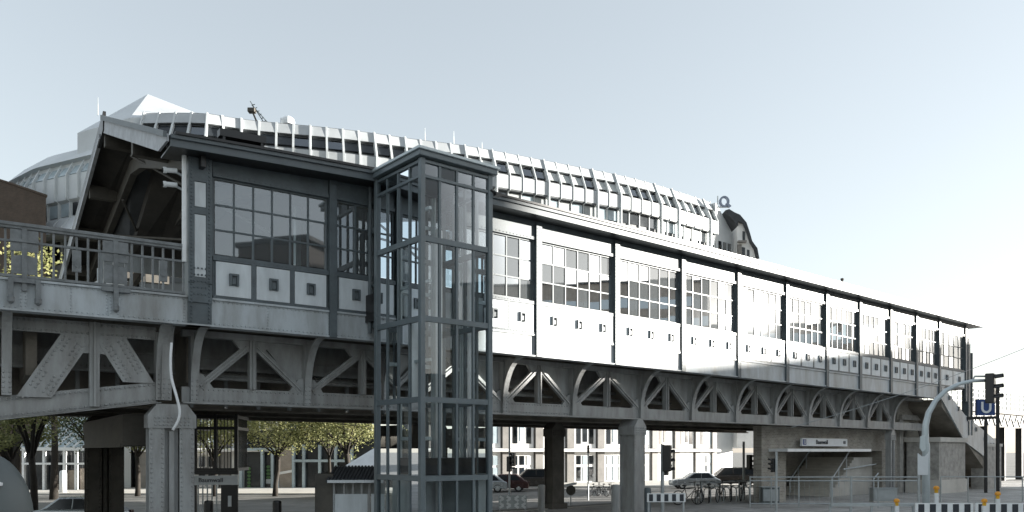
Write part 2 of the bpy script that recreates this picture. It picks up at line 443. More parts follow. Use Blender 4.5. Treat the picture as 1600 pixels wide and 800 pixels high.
for i in range(nb):
    a0, a1 = i * bw + .09, (i + 1) * bw - .09
    # sloping window band under the parapet
    w = MB(); w.polyd(O, [(.50, HO - 1.28), (.47, HO - 1.30), (.0, HO - 2.20), (.03, HO - 2.23)], a0, a1)
    kind = ['darkwin', 'darkwin', 'officeglass'][random.randrange(3)] if i * bw < OLEN * .45 else (['officeglass', 'blind', 'blind'][random.randrange(3)])
    w.build('window', kind, office)
    # parapet panel
    p = MB(); p.polyd(O, [(.80, HO - 0.08), (.74, HO - 0.08), (.30, HO - 1.07), (.36, HO - 1.07)], a0 - .03, a1 + .03); p.build('parapet_panel', 'office', office)
for i in range(nb):
    a0, a1 = i * bw + .13, (i + 1) * bw - .13
    if a0 < OLEN * .15: continue
    w = MB(); w.box(O, a0, a1, .13, .25, HO - 5.21, HO - 4.15)
    w.build('window', ['officeglass', 'darkwin', 'winblue', 'blind', 'winblue'][random.randrange(5)], office)
    p = MB(); p.box(O, a0 - .06, a1 + .06, -.34, -.28, HO - 3.91, HO - 2.61); p.build('spandrel_panel', 'office', office)
# mid storeys: bands of glass
for zt in (HO - 9.5, HO - 13, HO - 16.5, HO - 20):
    w = MB(); w.box(O, .3, OLEN - .3, .14, .25, zt - 1.9, zt, seg); w.build('window_band', 'darkwin', office)
m = MB(); m.poly(O, [(OLEN + .2, HO - .2), (OLEN + 3.6, 26.1), (OLEN + 3.6, GZ), (OLEN + .2, GZ)], .1, 3.0); m.build('end_wall', 'office', office)
for k in range(3):
    m = MB(); m.box(O, OLEN + .7 + k * .95, OLEN + 1.3 + k * .95, .04, .09, HO - 6.0, HO - 4.6); m.build('window', 'officeglass', office)
# ground floor arcade: cornice, piers, windows
c = MB(); c.polyd(O, [(.2, -.05), (-.75, -.05), (-.8, .12), (-.6, .24), (.2, .3)], 0, OLEN, 0, seg); c.build('cornice', 'stone', office)
pw = OLEN / 17
for i in range(18):
    a = min(max(i * pw, .5), OLEN - .5)
    p = MB(); p.box(O, a - .42, a + .42, -.22, .3, GZ, -.06); p.box(O, a - .42, a + .42, -.25, .3, .31, 4.3); p.build('pier', 'brownpier', office)
    if i == 17: break
    lo, hi = i * pw + .55, (i + 1) * pw - .55; mid = (lo + hi) / 2
    p = MB(); p.box(O, lo, hi, -.02, .19, .32, 3.9); p.box(O, lo, hi, -.02, .19, GZ, -.07); p.build('infill_wall', 'stone', office)
    for j in range(3):
        x0 = lo + .25 + j * (hi - lo - .3) / 3; x1 = x0 + (hi - lo - .3) / 3 - .25
        w = MB(); w.box(O, x0, x1, -.06, -.01, .75 + .2 * (j == 1), 2.7); w.build('window', ['winblue', 'darkwin', 'winblue', 'officeglass'][random.randrange(4)], office)
        w = MB(); w.box(O, x0, x1, -.06, -.01, -1.35, -.45); w.box(O, x0, x1, -.055, -.01, GZ + .25, -1.6); w.build('shop_window', ['winblue', 'blind', 'officeglass'][random.randrange(3)], office)
# west wing
WC = Curve([(xat(205, 69.5), 69.3), (xat(150, 68.3), 68.3), (xat(123, 69), 69.2), (xat(30, 72.6), 72.8), (xat(-14, 76), 76.5)][::-1])
WLEN = WC.s[-1]
def W(a, d, z):
    x, y = WC(a, d); return (x, y, CZ + z)
HW = 27.0
b = MB(); b.polyd(W, [(12, GZ), (1.6, GZ), (1.6, HW - 8.2), (.0, HW - 8.2), (1.4, HW - 6.4), (1.4, HW - 5.2), (1.1, HW - 5.0), (1.1, HW - 2.9), (1.7, HW - 1.9), (1.7, HW - 1.6), (1.2, HW - 1.5), (2.6, HW), (12, HW)], 0, WLEN, 0, 20)
b.build('wing_wall', 'officeroof', office)
nw = 12
for i in range(nw + 1):
    a = min(max(i * WLEN / nw, .1), WLEN - .1)
    r = MB(); r.polyd(W, [(1.5, HW - 1.6), (.85, HW - 2.9), (.85, HW - 5.0), (1.2, HW - 5.15), (1.2, HW - 6.6), (-.15, HW - 8.3), (.3, HW - 8.3), (1.5, HW - 6.5), (1.5, HW - 5), (1.2, HW - 2.9)], a - .06, a + .06); r.build('rib', 'officerib', office)
    if i < nw:
        w = MB(); w.box(W, a + .25, a + WLEN / nw - .25, 1.33, 1.45, HW - 6.35, HW - 5.25); w.build('window', ['winblue', 'darkwin', 'winblue'][i % 3], office)
        w = MB(); w.box(W, a + .25, a + WLEN / nw - .25, 1.53, 1.65, HW - 10.4, HW - 8.4); w.build('window', ['darkwin', 'officeglass'][i % 2], office)
        w = MB(); w.polyd(W, [(1.62, HW - 1.95), (1.05, HW - 2.85), (1.09, HW - 2.9), (1.68, HW - 1.98)], a + .2, a + WLEN / nw - .2); w.build('window', 'winblue', office)
# pointed zinc roof over the corner
ap = at(231, 147, 77); q = [at(121, 208, 72), at(203, 184, 70.5), at(318, 181, 74), at(250, 190, 90), at(130, 212, 88)]
b = MB(); b.add([ap] + q + [(v[0], v[1], 20) for v in q], [(0, 1, 2), (0, 2, 3), (0, 3, 4), (0, 4, 5), (0, 5, 1)] + [(1 + i, 1 + (i + 1) % 5, 6 + (i + 1) % 5, 6 + i) for i in range(5)])
b.build('pointed_roof', 'officeroof', office)
# roof gear
def aerial(px, py, y2, Y, label):
    b = MB(); b.tube([at(px, py, Y), at(px, y2, Y)], [.05, .02], 6); tag(b.build('roof_aerial', 'galv'), label, 'aerial')
aerial(153, 180, 152, 69, 'thin aerial standing above the gable ridge at far left'); aerial(664, 222, 200, 78, 'thin aerial on office roof just left of the lift tower peak'); aerial(709, 228, 205, 79, 'thin aerial on office roof above the lift tower roof'); aerial(753, 236, 222, 80, 'short thin aerial on office roof right of the lift tower')
cr = thing('roof_crane', 'small window cleaning crane with slanted jib on office roof', 'crane', at(405, 192, 74))
b = MB()
for o in (0, 6): b.tube([at(412 + o, 191, 74), at(391 + o * .4, 158 + o, 74)], .045, 6)
for k in range(6): b.tube([at(412 - 3.4 * k, 191 - 5.4 * k, 74), at(415.5 - 3.4 * k, 188 - 5.0 * k, 74)], .04, 5)
b.build('jib', 'frame', cr)
b = MB(); x, y, z = at(394, 174, 74); b.box(ID, x - .35, x + .3, y - .3, y + .3, z - .12, z + .25); b.tube([at(395, 176, 74), at(402, 192, 74)], .09, 6); b.tube([at(388, 170, 74), at(400, 174, 74)], .12, 8); b.build('cabin', 'rust', cr, bevel=.05)
b = MB(); x, y, z = at(450, 194, 75); b.lathe((x, y, z), [(.62, -.1), (.62, .25), (.5, .5), (.25, .68), (.03, .72)], 14); b.box(ID, x - .65, x - .2, y - .2, y + .2, z, z + .5)
tag(b.build('roof_vent', 'white'), 'small white domed vent on the office roof edge', 'vent')

# tan end block and letter sign
tanb = thing('apartment_block', 'tan brick block with curved dark mansard roof at the end of the white offices', 'building', at(1160, 400, 97))
Y = 97
def PX(Yd): return lambda a, b_, c: (xat(a, Yd), Yd + b_, CZ + (705 - c) / F * Yd)
P = PX(97)
b = MB(); b.poly(P, [(1152, 346), (1160, 349), (1166, 362), (1170, 376), (1177, 388), (1181, 404), (1182, 700), (1152, 700)], 0, 14); b.build('wall', 'stone', tanb)
b = MB(); b.poly(P, [(1132, 330), (1138, 328), (1146, 333), (1155, 337), (1165, 349), (1170, 364), (1174, 378), (1182, 389), (1185, 405), (1182, 405), (1178, 391), (1171, 380), (1166, 364), (1160, 350), (1152, 347), (1152, 354)], -.4, 14.2); b.build('roof', 'roof', tanb)
for (x0, y0, x1, y1) in ((1160, 361, 1164, 376), (1159, 386, 1164, 400), (1167, 390, 1171, 403)):
    b = MB(); b.poly(P, [(x0, y0), (x1, y0 + 1), (x1, y1), (x0, y1 - 1)], -.06, .1); b.build('window', 'darkwin', tanb)
b = MB(); b.poly(P, [(1152, 377), (1165, 377), (1165, 380), (1152, 380)], -.5, .1); b.build('balcony', 'brownpier', tanb)
b = MB(); b.poly(P, [(1152, 382), (1158.5, 382), (1158.5, 420), (1152, 420)], -.1, .05); b.build('side_bay', 'brownpier', tanb)
sg = thing('roof_letter_sign', 'large blue grey round letter standing on the roof end', 'sign', at(1131, 323, 95))
P = PX(95)
ring = [(1132 + 8 * math.cos(t), 314.5 - 8.6 * math.sin(t)) for t in [k * math.pi / 12 for k in range(25)]]
rin = [(1132 + 4.6 * math.cos(t), 314.5 - 6.0 * math.sin(t)) for t in [k * math.pi / 12 for k in range(25)]]
b = MB()
for k in range(24): b.poly(P, [ring[k], ring[k + 1], rin[k + 1], rin[k]], 0, .35)
b.poly(P, [(1134, 318), (1137, 316), (1143, 322), (1140, 324)], -.02, .34)
b.build('letter', 'bluegrey', sg)
b = MB(); b.poly(P, [(1121, 306), (1122.2, 306), (1122.2, 327), (1121, 327)], 0, .15); b.poly(P, [(1121, 322.2), (1140, 322.2), (1140, 323.4), (1121, 323.4)], .1, .3); b.build('post', 'galv', sg)

# ================================================================== VIADUCT (deck, girder, trusses)
via = thing('viaduct', 'riveted grey steel viaduct with arched trusses carrying the station hall', 'viaduct', HA(10, 3, 0))
S0, S1 = -22.0, s_of(1475)
b = MB()
b.box(H, S0, S1, 0, .06, GB + .04, GT, 60); b.box(H, S0, S1, -.07, .3, GB, GB + .04, 60); b.box(H, S0, S1, -.05, .2, GT, GT + .05, 60)
for px in (111, 167, 187, 288, 296, 419, 513, 527):
    a = s_of(px)
    b.rivets(H, [(a, z) for z in frange(GB + .09, GT - .06, .075)], 0)
for a in frange(S0 + 8, s_of(600), .11): b.rivets(H, [(a, GB + .085), (a, GT - .03)], 0, .024)
# riveted cover plates
for p0, p1 in ((30, 43), (170, 187)):
    b.box(H, s_of(p0), s_of(p1), -.02, .0, GB + .05, GT - .15)
    for k in range(6):
        z = GB + .12 + k * .075; b.rivets(H, [(s_of(p0 + 3), z), (s_of(p1 - 3), z)], -.02)
b.build('edge_girder', 'girder', via)
b = MB(); b.box(H, S0, .5, .31, 17, GB + .1, GB + .62, 30); b.box(H, .5, S1 + .1, .31, 13, GB + .1, GB + .62, 50); b.build('deck', 'soffit', via)
TD, TB = 1.2, 1.25            # truss plane and underside
brp = [302, 478, 605, 785, 893, 999, 1078.5, 1147.5, 1207.5, 1261, 1309, 1352.7, 1393]
br = [s_of(p, TD) for p in brp]
br[2] = br[1] + (br[3] - br[1]) * .5
TE = s_of(1440, TD)
b = MB(); b.box(H, br[0] - .3, TE, TD - .04, TD + .04, TB + .02, TB + .42, 40); b.box(H, br[0] - .3, TE, TD - .22, TD + .22, TB - .02, TB + .02, 40)
b.box(H, br[0] - .3, TE, TD - .12, TD + .12, GB - .12, GB + .04, 40)
for a in frange(br[0], br[4], .13): b.rivets(H, [(a, TB + .09), (a, TB + .36)], TD - .04, .028)
b.build('bottom_chord', 'truss', via)
def arc_bracket(a, td, zb=TB + .35, name='bracket', w=.1, out=.12):
    m = MB(); n = 10; outer = []
    for k in range(n + 1):
        t = k / n * math.pi / 2; outer.append((td - .15 - (td - .15 - out) * (1 - math.cos(t)), zb + (GB - .03 - zb) * math.sin(t)))
    for k in range(n):     # flange ribbon following the curve
        (d0, z0), (d1, z1) = outer[k], outer[k + 1]; l = math.hypot(d1 - d0, z1 - z0); nd, nz = (z1 - z0) / l * .05, -(d1 - d0) / l * .05
        m.polyd(H, [(d0, z0), (d1, z1), (d1 + nd, z1 + nz), (d0 + nd, z0 + nz)], a - w, a + w)
    m.polyd(H, [(d + .05, z) for d, z in outer] + [(td, GB - .03), (td, zb)], a - .015, a + .015)
    m.box(H, a - w, a + w, td - .16, td + .1, TB + .03, GB - .12)
    if a < br[4]:
        m.rivets(H, [(a + sx * .06, z) for sx in (-1, 1) for z in frange(TB + .1, TB + .9, .12)], td - .16, .03)
    return m.build(name, 'truss', via)
for i, a in enumerate(br):
    arc_bracket(a, TD)
    e = br[i + 1] if i + 1 < len(br) else TE
    if i == len(br) - 1: break
    mid = (a + e) / 2
    for q0, q1 in (((a + .16, TB + .45), (mid - .12, GB - .28)), ((e - .16, TB + .45), (mid + .12, GB - .28))):
        m = MB(); m.bar(H, q0, q1, .19, TD - .06, TD + .06); m.bar(H, q0, q1, .05, TD - .10, TD - .06)
        if i < 4:
            for k in range(14):
                t = k / 13; m.rivets(H, [(q0[0] + (q1[0] - q0[0]) * t + o, q0[1] + (q1[1] - q0[1]) * t) for o in (-.07, .07)], TD - .06, .018)
        m.build('diagonal', 'truss', via)
    m = MB(); m.box(H, mid - .09, mid + .09, TD - .09, TD + .1, TB + .42, GB - .12); m.box(H, mid - .02, mid + .02, TD - .16, TD - .09, TB + .42, GB - .12); m.build('post', 'truss', via)
    m = MB(); m.poly(H, [(mid - .55, GB - .12), (mid - .3, GB - .42), (mid + .3, GB - .42), (mid + .55, GB - .12)], TD - .055, TD + .055); m.build('gusset', 'truss', via)
    m = MB(); m.poly(H, [(a + .1, TB + .42), (a + .1, TB + .8), (a + .25, TB + .75), (a + .5, TB + .42)], TD - .05, TD + .05); m.build('gusset', 'truss', via)
    m = MB(); m.poly(H, [(e - .1, TB + .42), (e - .1, TB + .8), (e - .25, TB + .75), (e - .5, TB + .42)], TD - .05, TD + .05); m.build('gusset', 'truss', via)
    m = MB(); m.poly(H, [(e - .08, TB + .42), (e - .08, GB - .12), (mid + .25, GB - .12)], TD + .065, TD + .09); m.build('spandrel_plate', 'truss', via)
    # cross girder and rail bearers seen between the members
for i, a in enumerate(br + [-3.2, -6.5, -10, -13.5]):
    m = MB(); m.box(H, a - .12, a + .12, TD + .2, 16.5 if a < 0 else 12.6, TB + .55, GB + .1); m.build('cross_girder', 'soffit', via)
for dd in (5.0, 8.6, 12.2):
    m = MB(); m.box(H, S0, S1 - 2, dd - .08, dd + .08, TB + .05, GB + .1, 50); m.box(H, S0, S1 - 2, dd - .22, dd + .22, TB, TB + .05, 50)
    m.build('bearer', 'soffit', via)
m = MB(); m.box(H, br[0], S1 - 2, 2.3, 2.42, TB + 1.0, TB + 1.1, 40); m.tube([H(a, 2.1, TB + .75) for a in frange(br[0], S1 - 3, 1)], .05, 6); m.build('conduit', 'truss', via)
m = MB(); m.box(H, S0, S1 - 2, 2.7, 2.78, 2.15, GB + .08, 60); m.box(H, S0, S1 - 2, 2.55, 2.95, 2.10, 2.15, 60); m.box(H, S0, S1 - 2, 2.62, 2.7, 2.6, 2.66, 60); m.rivets(H, [(a, 2.24) for a in frange(-9, 6, .14)], 2.7, .03); m.build('stringer', 'truss', via)
for a in frange(-12, 12, 1.0):
    m = MB(); m.box(H, a - .05, a + .05, 3.4, 3.5, TB, 2.2); m.build('hanger', 'truss', via)

# west span: wide riveted plates with rising bottom chord
VD = .9
def sp(px): return s_of(px, VD)
def zc(px): return .74 + (1.22 - .74) * (px / 240)
x15, x145, x237 = sp(10), sp(147), sp(243)
def west(px): return sp(px)
zA = lambda a: .74 + (a - sp(0)) * (1.22 - .74) / (sp(240) - sp(0))
m = MB(); aL = -13.0
m.poly(H, [(aL, zA(aL)), (x237, zA(x237)), (x237, zA(x237) + .5), (aL, zA(aL) + .56)], VD - .03, VD + .03)
m.poly(H, [(aL, zA(aL) - .03), (x237 + .1, zA(x237 + .1) - .03), (x237 + .1, zA(x237)), (aL, zA(aL))], VD - .22, VD + .22)
for a in frange(aL + 5, x237 - .05, .11): m.rivets(H, [(a, zA(a) + .07), (a, zA(a) + .44)], VD - .03, .03)
m.build('haunched_chord', 'truss', via)
m = MB(); m.box(H, aL, x237, VD - .03, VD + .03, GB - .32, GB, 6)
for a in frange(aL + 5, x237, .11): m.rivets(H, [(a, GB - .27), (a, GB - .06)], VD - .03, .03)
m.build('top_chord', 'truss', via)
def plate_diag(p0, p1, w):
    m = MB(); hw_ = w * .72; m.poly(H, [(p0[0] - hw_, p0[1]), (p0[0] + hw_, p0[1]), (p1[0] + hw_, p1[1]), (p1[0] - hw_, p1[1])], VD - .055, VD + .02); l = math.hypot(p1[0] - p0[0], p1[1] - p0[1]); n = int(l / .1)
    ux, uz = (p1[0] - p0[0]) / l, (p1[1] - p0[1]) / l
    for k in range(2, n - 1):
        for o in ((-.42, -.2, .2, .42) if (k < 7 or k > n - 6) else (-.42, .42)):
            m.rivets(H, [(p0[0] + ux * l * k / n - uz * o * w, p0[1] + uz * l * k / n + ux * o * w)], VD - .055, .032)
    return m.build('diagonal', 'truss', via)
plate_diag((x15 + .55, zA(x15) + .5), (x145 - .34, GB - .31), .5)
plate_diag((x237 - .40, zA(x237) + .47), (x145 + .34, GB - .31), .5)
xm = x15 - (x145 - x15)
plate_diag((x15 - .55, zA(x15) + .5), (xm + .34, GB - .31), .5)
m = MB(); m.poly(H, [(x145 - .75, GB - .3), (x145 - .45, GB - .75), (x145 + .45, GB - .75), (x145 + .75, GB - .3)], VD - .04, VD + .03)
m.rivets(H, [(x145 + i * .1, GB - .38 - j * .1) for i in (-4, -3, -2, 2, 3, 4) for j in range(3)], VD - .04, .03); m.build('gusset', 'truss', via)
for x in (x145, xm):
    m = MB(); m.box(H, x - .11, x + .11, VD - .1, VD + .1, zA(x) + .05, GB); m.box(H, x - .02, x + .02, VD - .17, VD - .1, zA(x) + .05, GB); m.build('post', 'truss', via)
arc_bracket(x15, VD, 1.5); arc_bracket(x237 + .12, VD + .05, 1.7, w=.13); arc_bracket(s_of(258, VD), VD, 1.3, w=.12, out=.35)

# continuation of the viaduct beyond the station stairs
m = MB(); m.box(H, S1 + 4, 78, 4.2, 4.4, 2.0, 3.1, 20); m.box(H, S1 + 4, 78, 4.0, 12, 3.1, 3.4, 20); m.build('far_girder', 'rust', via)
m = MB()
for a in frange(S1 + 4, 76, 1.1): m.box(H, a - .04, a + .04, 4.1, 4.18, 3.4, 4.7)
for z in (3.7, 4.05, 4.4, 4.7): m.box(H, S1 + 4, 78, 4.11, 4.17, z, z + .05, 20)
m.build('far_railing', 'signgrey', via)
for a in frange(S1 + 7, 74, 4.2):
    m = MB(); m.box(HA, a - .15, a + .15, 4.3, 4.8, 0, CZ + 2.0); m.build('far_post', 'black', via)
m = MB()
for a in frange(S1 + 5, 76, 1.6): m.bar(H, (a, 2.1), (a + .8, 3.0), .1, 4.12, 4.18); m.bar(H, (a + .8, 3.0), (a + 1.6, 2.1), .1, 4.12, 4.18)
m.build('far_lattice', 'panel', via)

# piers
def pier(label, a, d, w=.32, mat='truss', top=TB, twin=.62, dep=.36):
    x, y, _ = HA(a, d, 0)
    t = thing('steel_pier', label, 'pier', (x, y, 0), 'steel piers under the viaduct')
    offs = (-twin / 2, twin / 2) if twin else (0,)
    for o in offs:
        m = MB(); zt = CZ + top
        m.box(HA, a + o - w / 2, a + o + w / 2, d - dep / 2, d - dep / 2 + .03, .25, zt - .3); m.box(HA, a + o - w / 2, a + o + w / 2, d + dep / 2 - .03, d + dep / 2, .25, zt - .3)
        m.box(HA, a + o - w / 2 + .06, a + o + w / 2 - .06, d - dep / 2 + .03, d + dep / 2 - .03, .25, zt - .3)
        m.rivets(HA, [(a + o + sx * (w / 2 - .05), z) for sx in (-1, 1) for z in frange(.4, zt - .4, .12)], d - dep / 2, .032)
        m.build('shaft', mat, t)
    if twin > .5:
        m = MB(); m.box(HA, a - twin / 2 + w / 2, a + twin / 2 - w / 2, d - .05, d + .05, .25, CZ + top - .62); m.box(HA, a - .06, a + .06, d - .16, d - .05, .25, CZ + top - .7); m.build('web_plate', mat, t)
    m = MB(); ext = twin / 2 + w / 2
    m.box(HA, a - ext - .1, a + ext + .1, d - dep / 2 - .1, d + dep / 2 + .1, 0, .25); m.build('base', mat, t)
    m = MB()
    m.poly(HA, [(a - ext - .04, zt - .3), (a - ext - .04, zt - .62), (a + ext + .04, zt - .62), (a + ext + .04, zt - .3), (a + ext - .18, zt - .02), (a - ext + .18, zt - .02)], d - dep / 2 - .03, d + dep / 2 + .03)
    m.rivets(HA, [(a + i * .1, zt - .36 - j * .09) for i in range(-4, 5) for j in range(3) if abs(i * .1) < ext], d - dep / 2 - .03, .032)
    m.build('capital', mat, t)
    return t
pier('grey riveted twin steel pier with hanging white cable at left', s_of(266, VD), VD, .36, 'truss', 1.2, .72, .42)
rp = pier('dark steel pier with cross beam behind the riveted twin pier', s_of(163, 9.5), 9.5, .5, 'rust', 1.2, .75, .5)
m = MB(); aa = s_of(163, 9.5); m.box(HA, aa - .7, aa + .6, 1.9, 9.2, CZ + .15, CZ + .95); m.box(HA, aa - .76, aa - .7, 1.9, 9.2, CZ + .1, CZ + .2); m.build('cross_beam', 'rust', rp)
pier('pale sunlit steel pier with dark flank under the middle of the hall', s_of(988, TD), TD, .62, 'truss', TB, 0, .75)
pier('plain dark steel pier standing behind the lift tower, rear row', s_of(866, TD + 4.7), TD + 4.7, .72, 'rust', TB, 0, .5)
pier('slender twin steel pier in front of the brick abutment', s_of(1391, TD), TD, .18, 'truss', TB, .36, .3)
# hanging cable
b = MB(); pts = [at(268, 536, 20.0), at(266.5, 560, 19.9), at(268, 590, 19.85), at(276, 620, 19.8), at(280.5, 640, 19.8), at(279, 655, 19.8), at(270, 672, 19.8)]
sm = []
for i in range(len(pts) - 1):
    p0, p1, p2, p3 = [Vector(pts[max(0, min(len(pts) - 1, j))]) for j in (i - 1, i, i + 1, i + 2)]
    for k in range(5):
        t = k / 5; sm.append(.5 * ((2 * p1) + (p2 - p0) * t + (2 * p0 - 5 * p1 + 4 * p2 - p3) * t * t + (3 * p1 - p0 - 3 * p2 + p3) * t ** 3))
b.tube(sm + [Vector(pts[-1])], .035, 8); tag(b.build('hanging_cable', 'white', smooth=True), 'thick white cable hanging loose in front of the riveted pier', 'cable')

# ================================================================== STATION HALL
hall = thing('station_hall', 'elevated station hall with gridded windows, square bosses and low roof', 'station', HA(16, 5, CZ + GT))
pil = [s_of(331) - .0, s_of(519), None] + [s_of(p) for p in (840, 962.5, 1066, 1153, 1228.5, 1291, 1343, 1391, 1431, 1467)] + [s_of(1508)]
pil[2] = (pil[1] + pil[3]) / 2
SE = pil[-1]
PW = .24
# corner pilaster
c0, c1 = s_of(293), s_of(330)
m = MB(); m.box(H, c0, c1, -.05, .3, GB + .0, FT); m.box(H, c0 - .0, c0 + .14, -.09, -.05, PT - .6, FT - .02); m.box(H, c1 - .14, c1, -.09, -.05, PT - .6, FT - .02)
for z in (PT - .62, PT + .30 + .8, FT - .8): m.box(H, c0 + .14, c1 - .14, -.085, -.05, z, z + .16 if z < 6 else FT - .02)
m.box(H, c0, c1, -.09, -.05, GT - .1, PT - .62)
m.rivets(H, [(c0 + .07, z) for z in frange(GB + .1, FT - .1, .09)] + [(c1 - .07, z) for z in frange(GB + .1, FT - .1, .09)] + [(c0 + .14 + .09 * i, GT + .1 + j * .16) for i in range(4) for j in range(5)], -.09, .026)
m.build('corner_pilaster', 'frame', hall)
for z0, z1 in ((PT - .45, PT + 1.08), (PT + 1.28, FT - .82)):
    m = MB(); m.box(H, c0 + .15, c1 - .15, -.075, -.045, z0, z1); m.build('pilaster_panel', 'panel', hall)
m = MB(); m.tube([H(s_of(286.5), -.08, z) for z in (GT + .85, FT + .1)], .055, 10); m.build('downpipe', 'white', hall)
m = MB(); m.tube([H(s_of(575), -.12, z) for z in (GB + .2, 4, 5, FT - .1)], .05, 10); m.build('downpipe', 'frame', hall)
m = MB(); m.box(H, s_of(318, -.3) - .06, s_of(318, -.3) + .06, -.3, -.05, FT - .5, FT - .12); m.box(H, s_of(318, -.3) - .04, s_of(318, -.3) + .04, -.28, -.1, FT - .12, FT + .1); m.build('floodlight', 'black', hall, bevel=.015)
for i in range(1, len(pil)):
    a = pil[i]; w = PW if i > 1 else .21
    m = MB(); m.box(H, a - w / 2, a + w / 2, -.09, -.0, GB + .0, FT); m.box(H, a - w / 2, a + w / 2, .0, .2, GT, FT)
    if i < 7: m.rivets(H, [(a + sx * (w / 2 - .04), z) for sx in (-1, 1) for z in frange(GB + .1, FT - .1, .12)], -.09, .015)
    m.build('pilaster', 'frame', hall)
def bay(a0, a1, npan, ncol):
    # plates above and below the glazing
    m = MB(); m.box(H, a0, a1, 0, .1, WT, FT + .05); m.box(H, a0, a1, -.04, 0, WT, WT + .1); m.box(H, a0, a1, -.03, 0, FT - .12, FT + .02)
    m.rivets(H, [(a, WT + .05) for a in frange(a0 + .08, a1 - .08, .14)], -.04, .015)
    m.build('frieze', 'frame', hall)
    m = MB(); m.box(H, a0, a1, .015, .1, GT, WB); m.box(H, a0, a1, -.045, .015, PT + .02, WB); m.box(H, a0, a1, -.045, .015, GT + .05, PB - .01)
    pwid = (a1 - a0) / npan
    for k in range(1, npan): m.box(H, a0 + k * pwid - .06, a0 + k * pwid + .06, -.03, .015, PB - .01, PT + .02); m.rivets(H, [(a0 + k * pwid, z) for z in frange(PB + .05, PT - .05, .1)], -.03, .014)
    m.rivets(H, [(a, z) for a in frange(a0 + .08, a1 - .08, .12) for z in (PT + .08, GT + .09)], -.045, .013)
    m.build('parapet_frame', 'frame', hall)
    for k in range(npan):
        b0, b1 = a0 + k * pwid + .07, a0 + (k + 1) * pwid - .07; c = (b0 + b1) / 2
        m = MB(); m.box(H, b0, b1, -.035, .012, PB, PT); pn = m.build('parapet_panel', 'panel', hall)
        q = MB(); h = .115; zc_ = (PB + PT) / 2 + .0
        q.box(H, c - h, c + h, -.05, -.036, zc_ - .15, zc_ + .15); q.box(H, c - h, c - h + .05, -.1, -.05, zc_ - .15, zc_ + .15); q.box(H, c - h + .05, c + h - .05, -.1, -.05, zc_ + .1, zc_ + .15); q.box(H, c + h - .05, c + h, -.1, -.05, zc_ - .15, zc_ + .15); q.box(H, c - .05, c + .05, -.08, -.05, zc_ - .11, zc_ + .03)
        q.build('boss', 'frame', pn)
    m = MB(); e = .05
    for x in (a0, a1 - e): m.box(H, x, x + e, .04, .12, WB, WT)
    m.box(H, a0 + e, a1 - e, .04, .12, WB, WB + e); m.box(H, a0 + e, a1 - e, .04, .12, WT - e, WT)
    cw = (a1 - a0 - 2 * e) / ncol
    for k in range(1, ncol): m.box(H, a0 + e + k * cw - .022, a0 + e + k * cw + .022, .05, .11, WB + e, WT - e)
    rh = (WT - WB - 2 * e) / 3
    for k in range(1, 3): m.box(H, a0 + e, a1 - e, .045, .1, WB + e + k * rh - .022, WB + e + k * rh + .022)
    wn = m.build('window', 'frame', hall)
    for k in range(ncol):
        p = MB(); t = random.uniform(-.0012, .0012)
        for j in range(3):
            x0, x1 = a0 + e + k * cw + .022, a0 + e + (k + 1) * cw - .022; z0, z1 = WB + e + j * rh + .022, WB + e + (j + 1) * rh - .022
            t, u = random.uniform(-.0012, .0012), random.uniform(-.0012, .0012)
            p.add([H(x0, .075 + t, z0), H(x1, .075 - t, z0), H(x1, .075 - t + u, z1), H(x0, .075 + t + u, z1)], [(0, 1, 2, 3)])
        if k == 0: allp = p
        else: allp.add(p.v, p.f)
    allp.build('pane', 'winglass', wn)
for i in range(len(pil) - 1):
    a0 = pil[i] + (0.02 if i == 0 else PW / 2); a1 = pil[i + 1] - PW / 2
    n = 3 if i < len(pil) - 2 else 2
    bay(a0, a1, n, 6 if i < len(pil) - 2 else 5)
# east end post
m = MB(); m.box(H, SE + .3, SE + .6, -.1, .3, GB - 1.2, FT - .3); m.build('end_post', 'frame', hall)
m = MB(); m.box(H, SE - .1, SE, .2, 12.9, GT, FT); m.build('east_wall', 'girder', hall)
# eaves
VE = -.62
m = MB(); m.box(HE, -.49, SE + 1.5, VE + .052, .4, FT + .02, FT + .06, 60); m.build('eave_soffit', 'black', hall)  # black underside stands in for the deep shade below the eave
m = MB(); m.box(HE, -.49, SE + 1.5, VE, VE + .05, FT + .02, ET, 60); m.box(HE, -.49, SE + 1.5, VE - .06, VE, ET - .09, ET, 60)
m.build('fascia', 'fascia', hall)
m = MB(); m.box(HE, -.4, SE + 1.4, VE - .1, VE + .22, ET + .002, ET + .065, 60); m.build('roof_edge', 'black', hall)
# roof loft
RW, FW = 8.8, 22.0
def rz(a): return 8.9 + 2.15 * max(0, min(1, 1 - (a + .5) / 4.2)) ** 1.0
sect = [-.5, .4, 1.3, 2.2, 3.1, 3.9] + frange(6, SE + 1.4, 2.4)
m = MB(); n = 0
def ridge_pt(a):
    return (RW, rz(a))
prev = None
for a in sect:
    fw = FW if a < 1 else 13.8
    fz = 7.6
    ring = [(VE + .06, ET), (RW, rz(a)), (fw, fz), (fw, fz - .2), (RW, rz(a) - .25), (VE + .3, ET - .22)]
    vs = [(HE if d < 1 else H)(a, d, z) for d, z in ring]; o = len(m.v); m.v += vs
    if prev is not None:
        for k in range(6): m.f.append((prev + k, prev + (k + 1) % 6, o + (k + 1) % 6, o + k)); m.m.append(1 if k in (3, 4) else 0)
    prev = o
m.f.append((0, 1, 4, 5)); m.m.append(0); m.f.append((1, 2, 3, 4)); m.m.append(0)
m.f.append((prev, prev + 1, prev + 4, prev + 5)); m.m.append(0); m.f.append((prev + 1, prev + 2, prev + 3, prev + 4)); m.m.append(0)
m.build('roof', ['roof', 'wood'], hall)
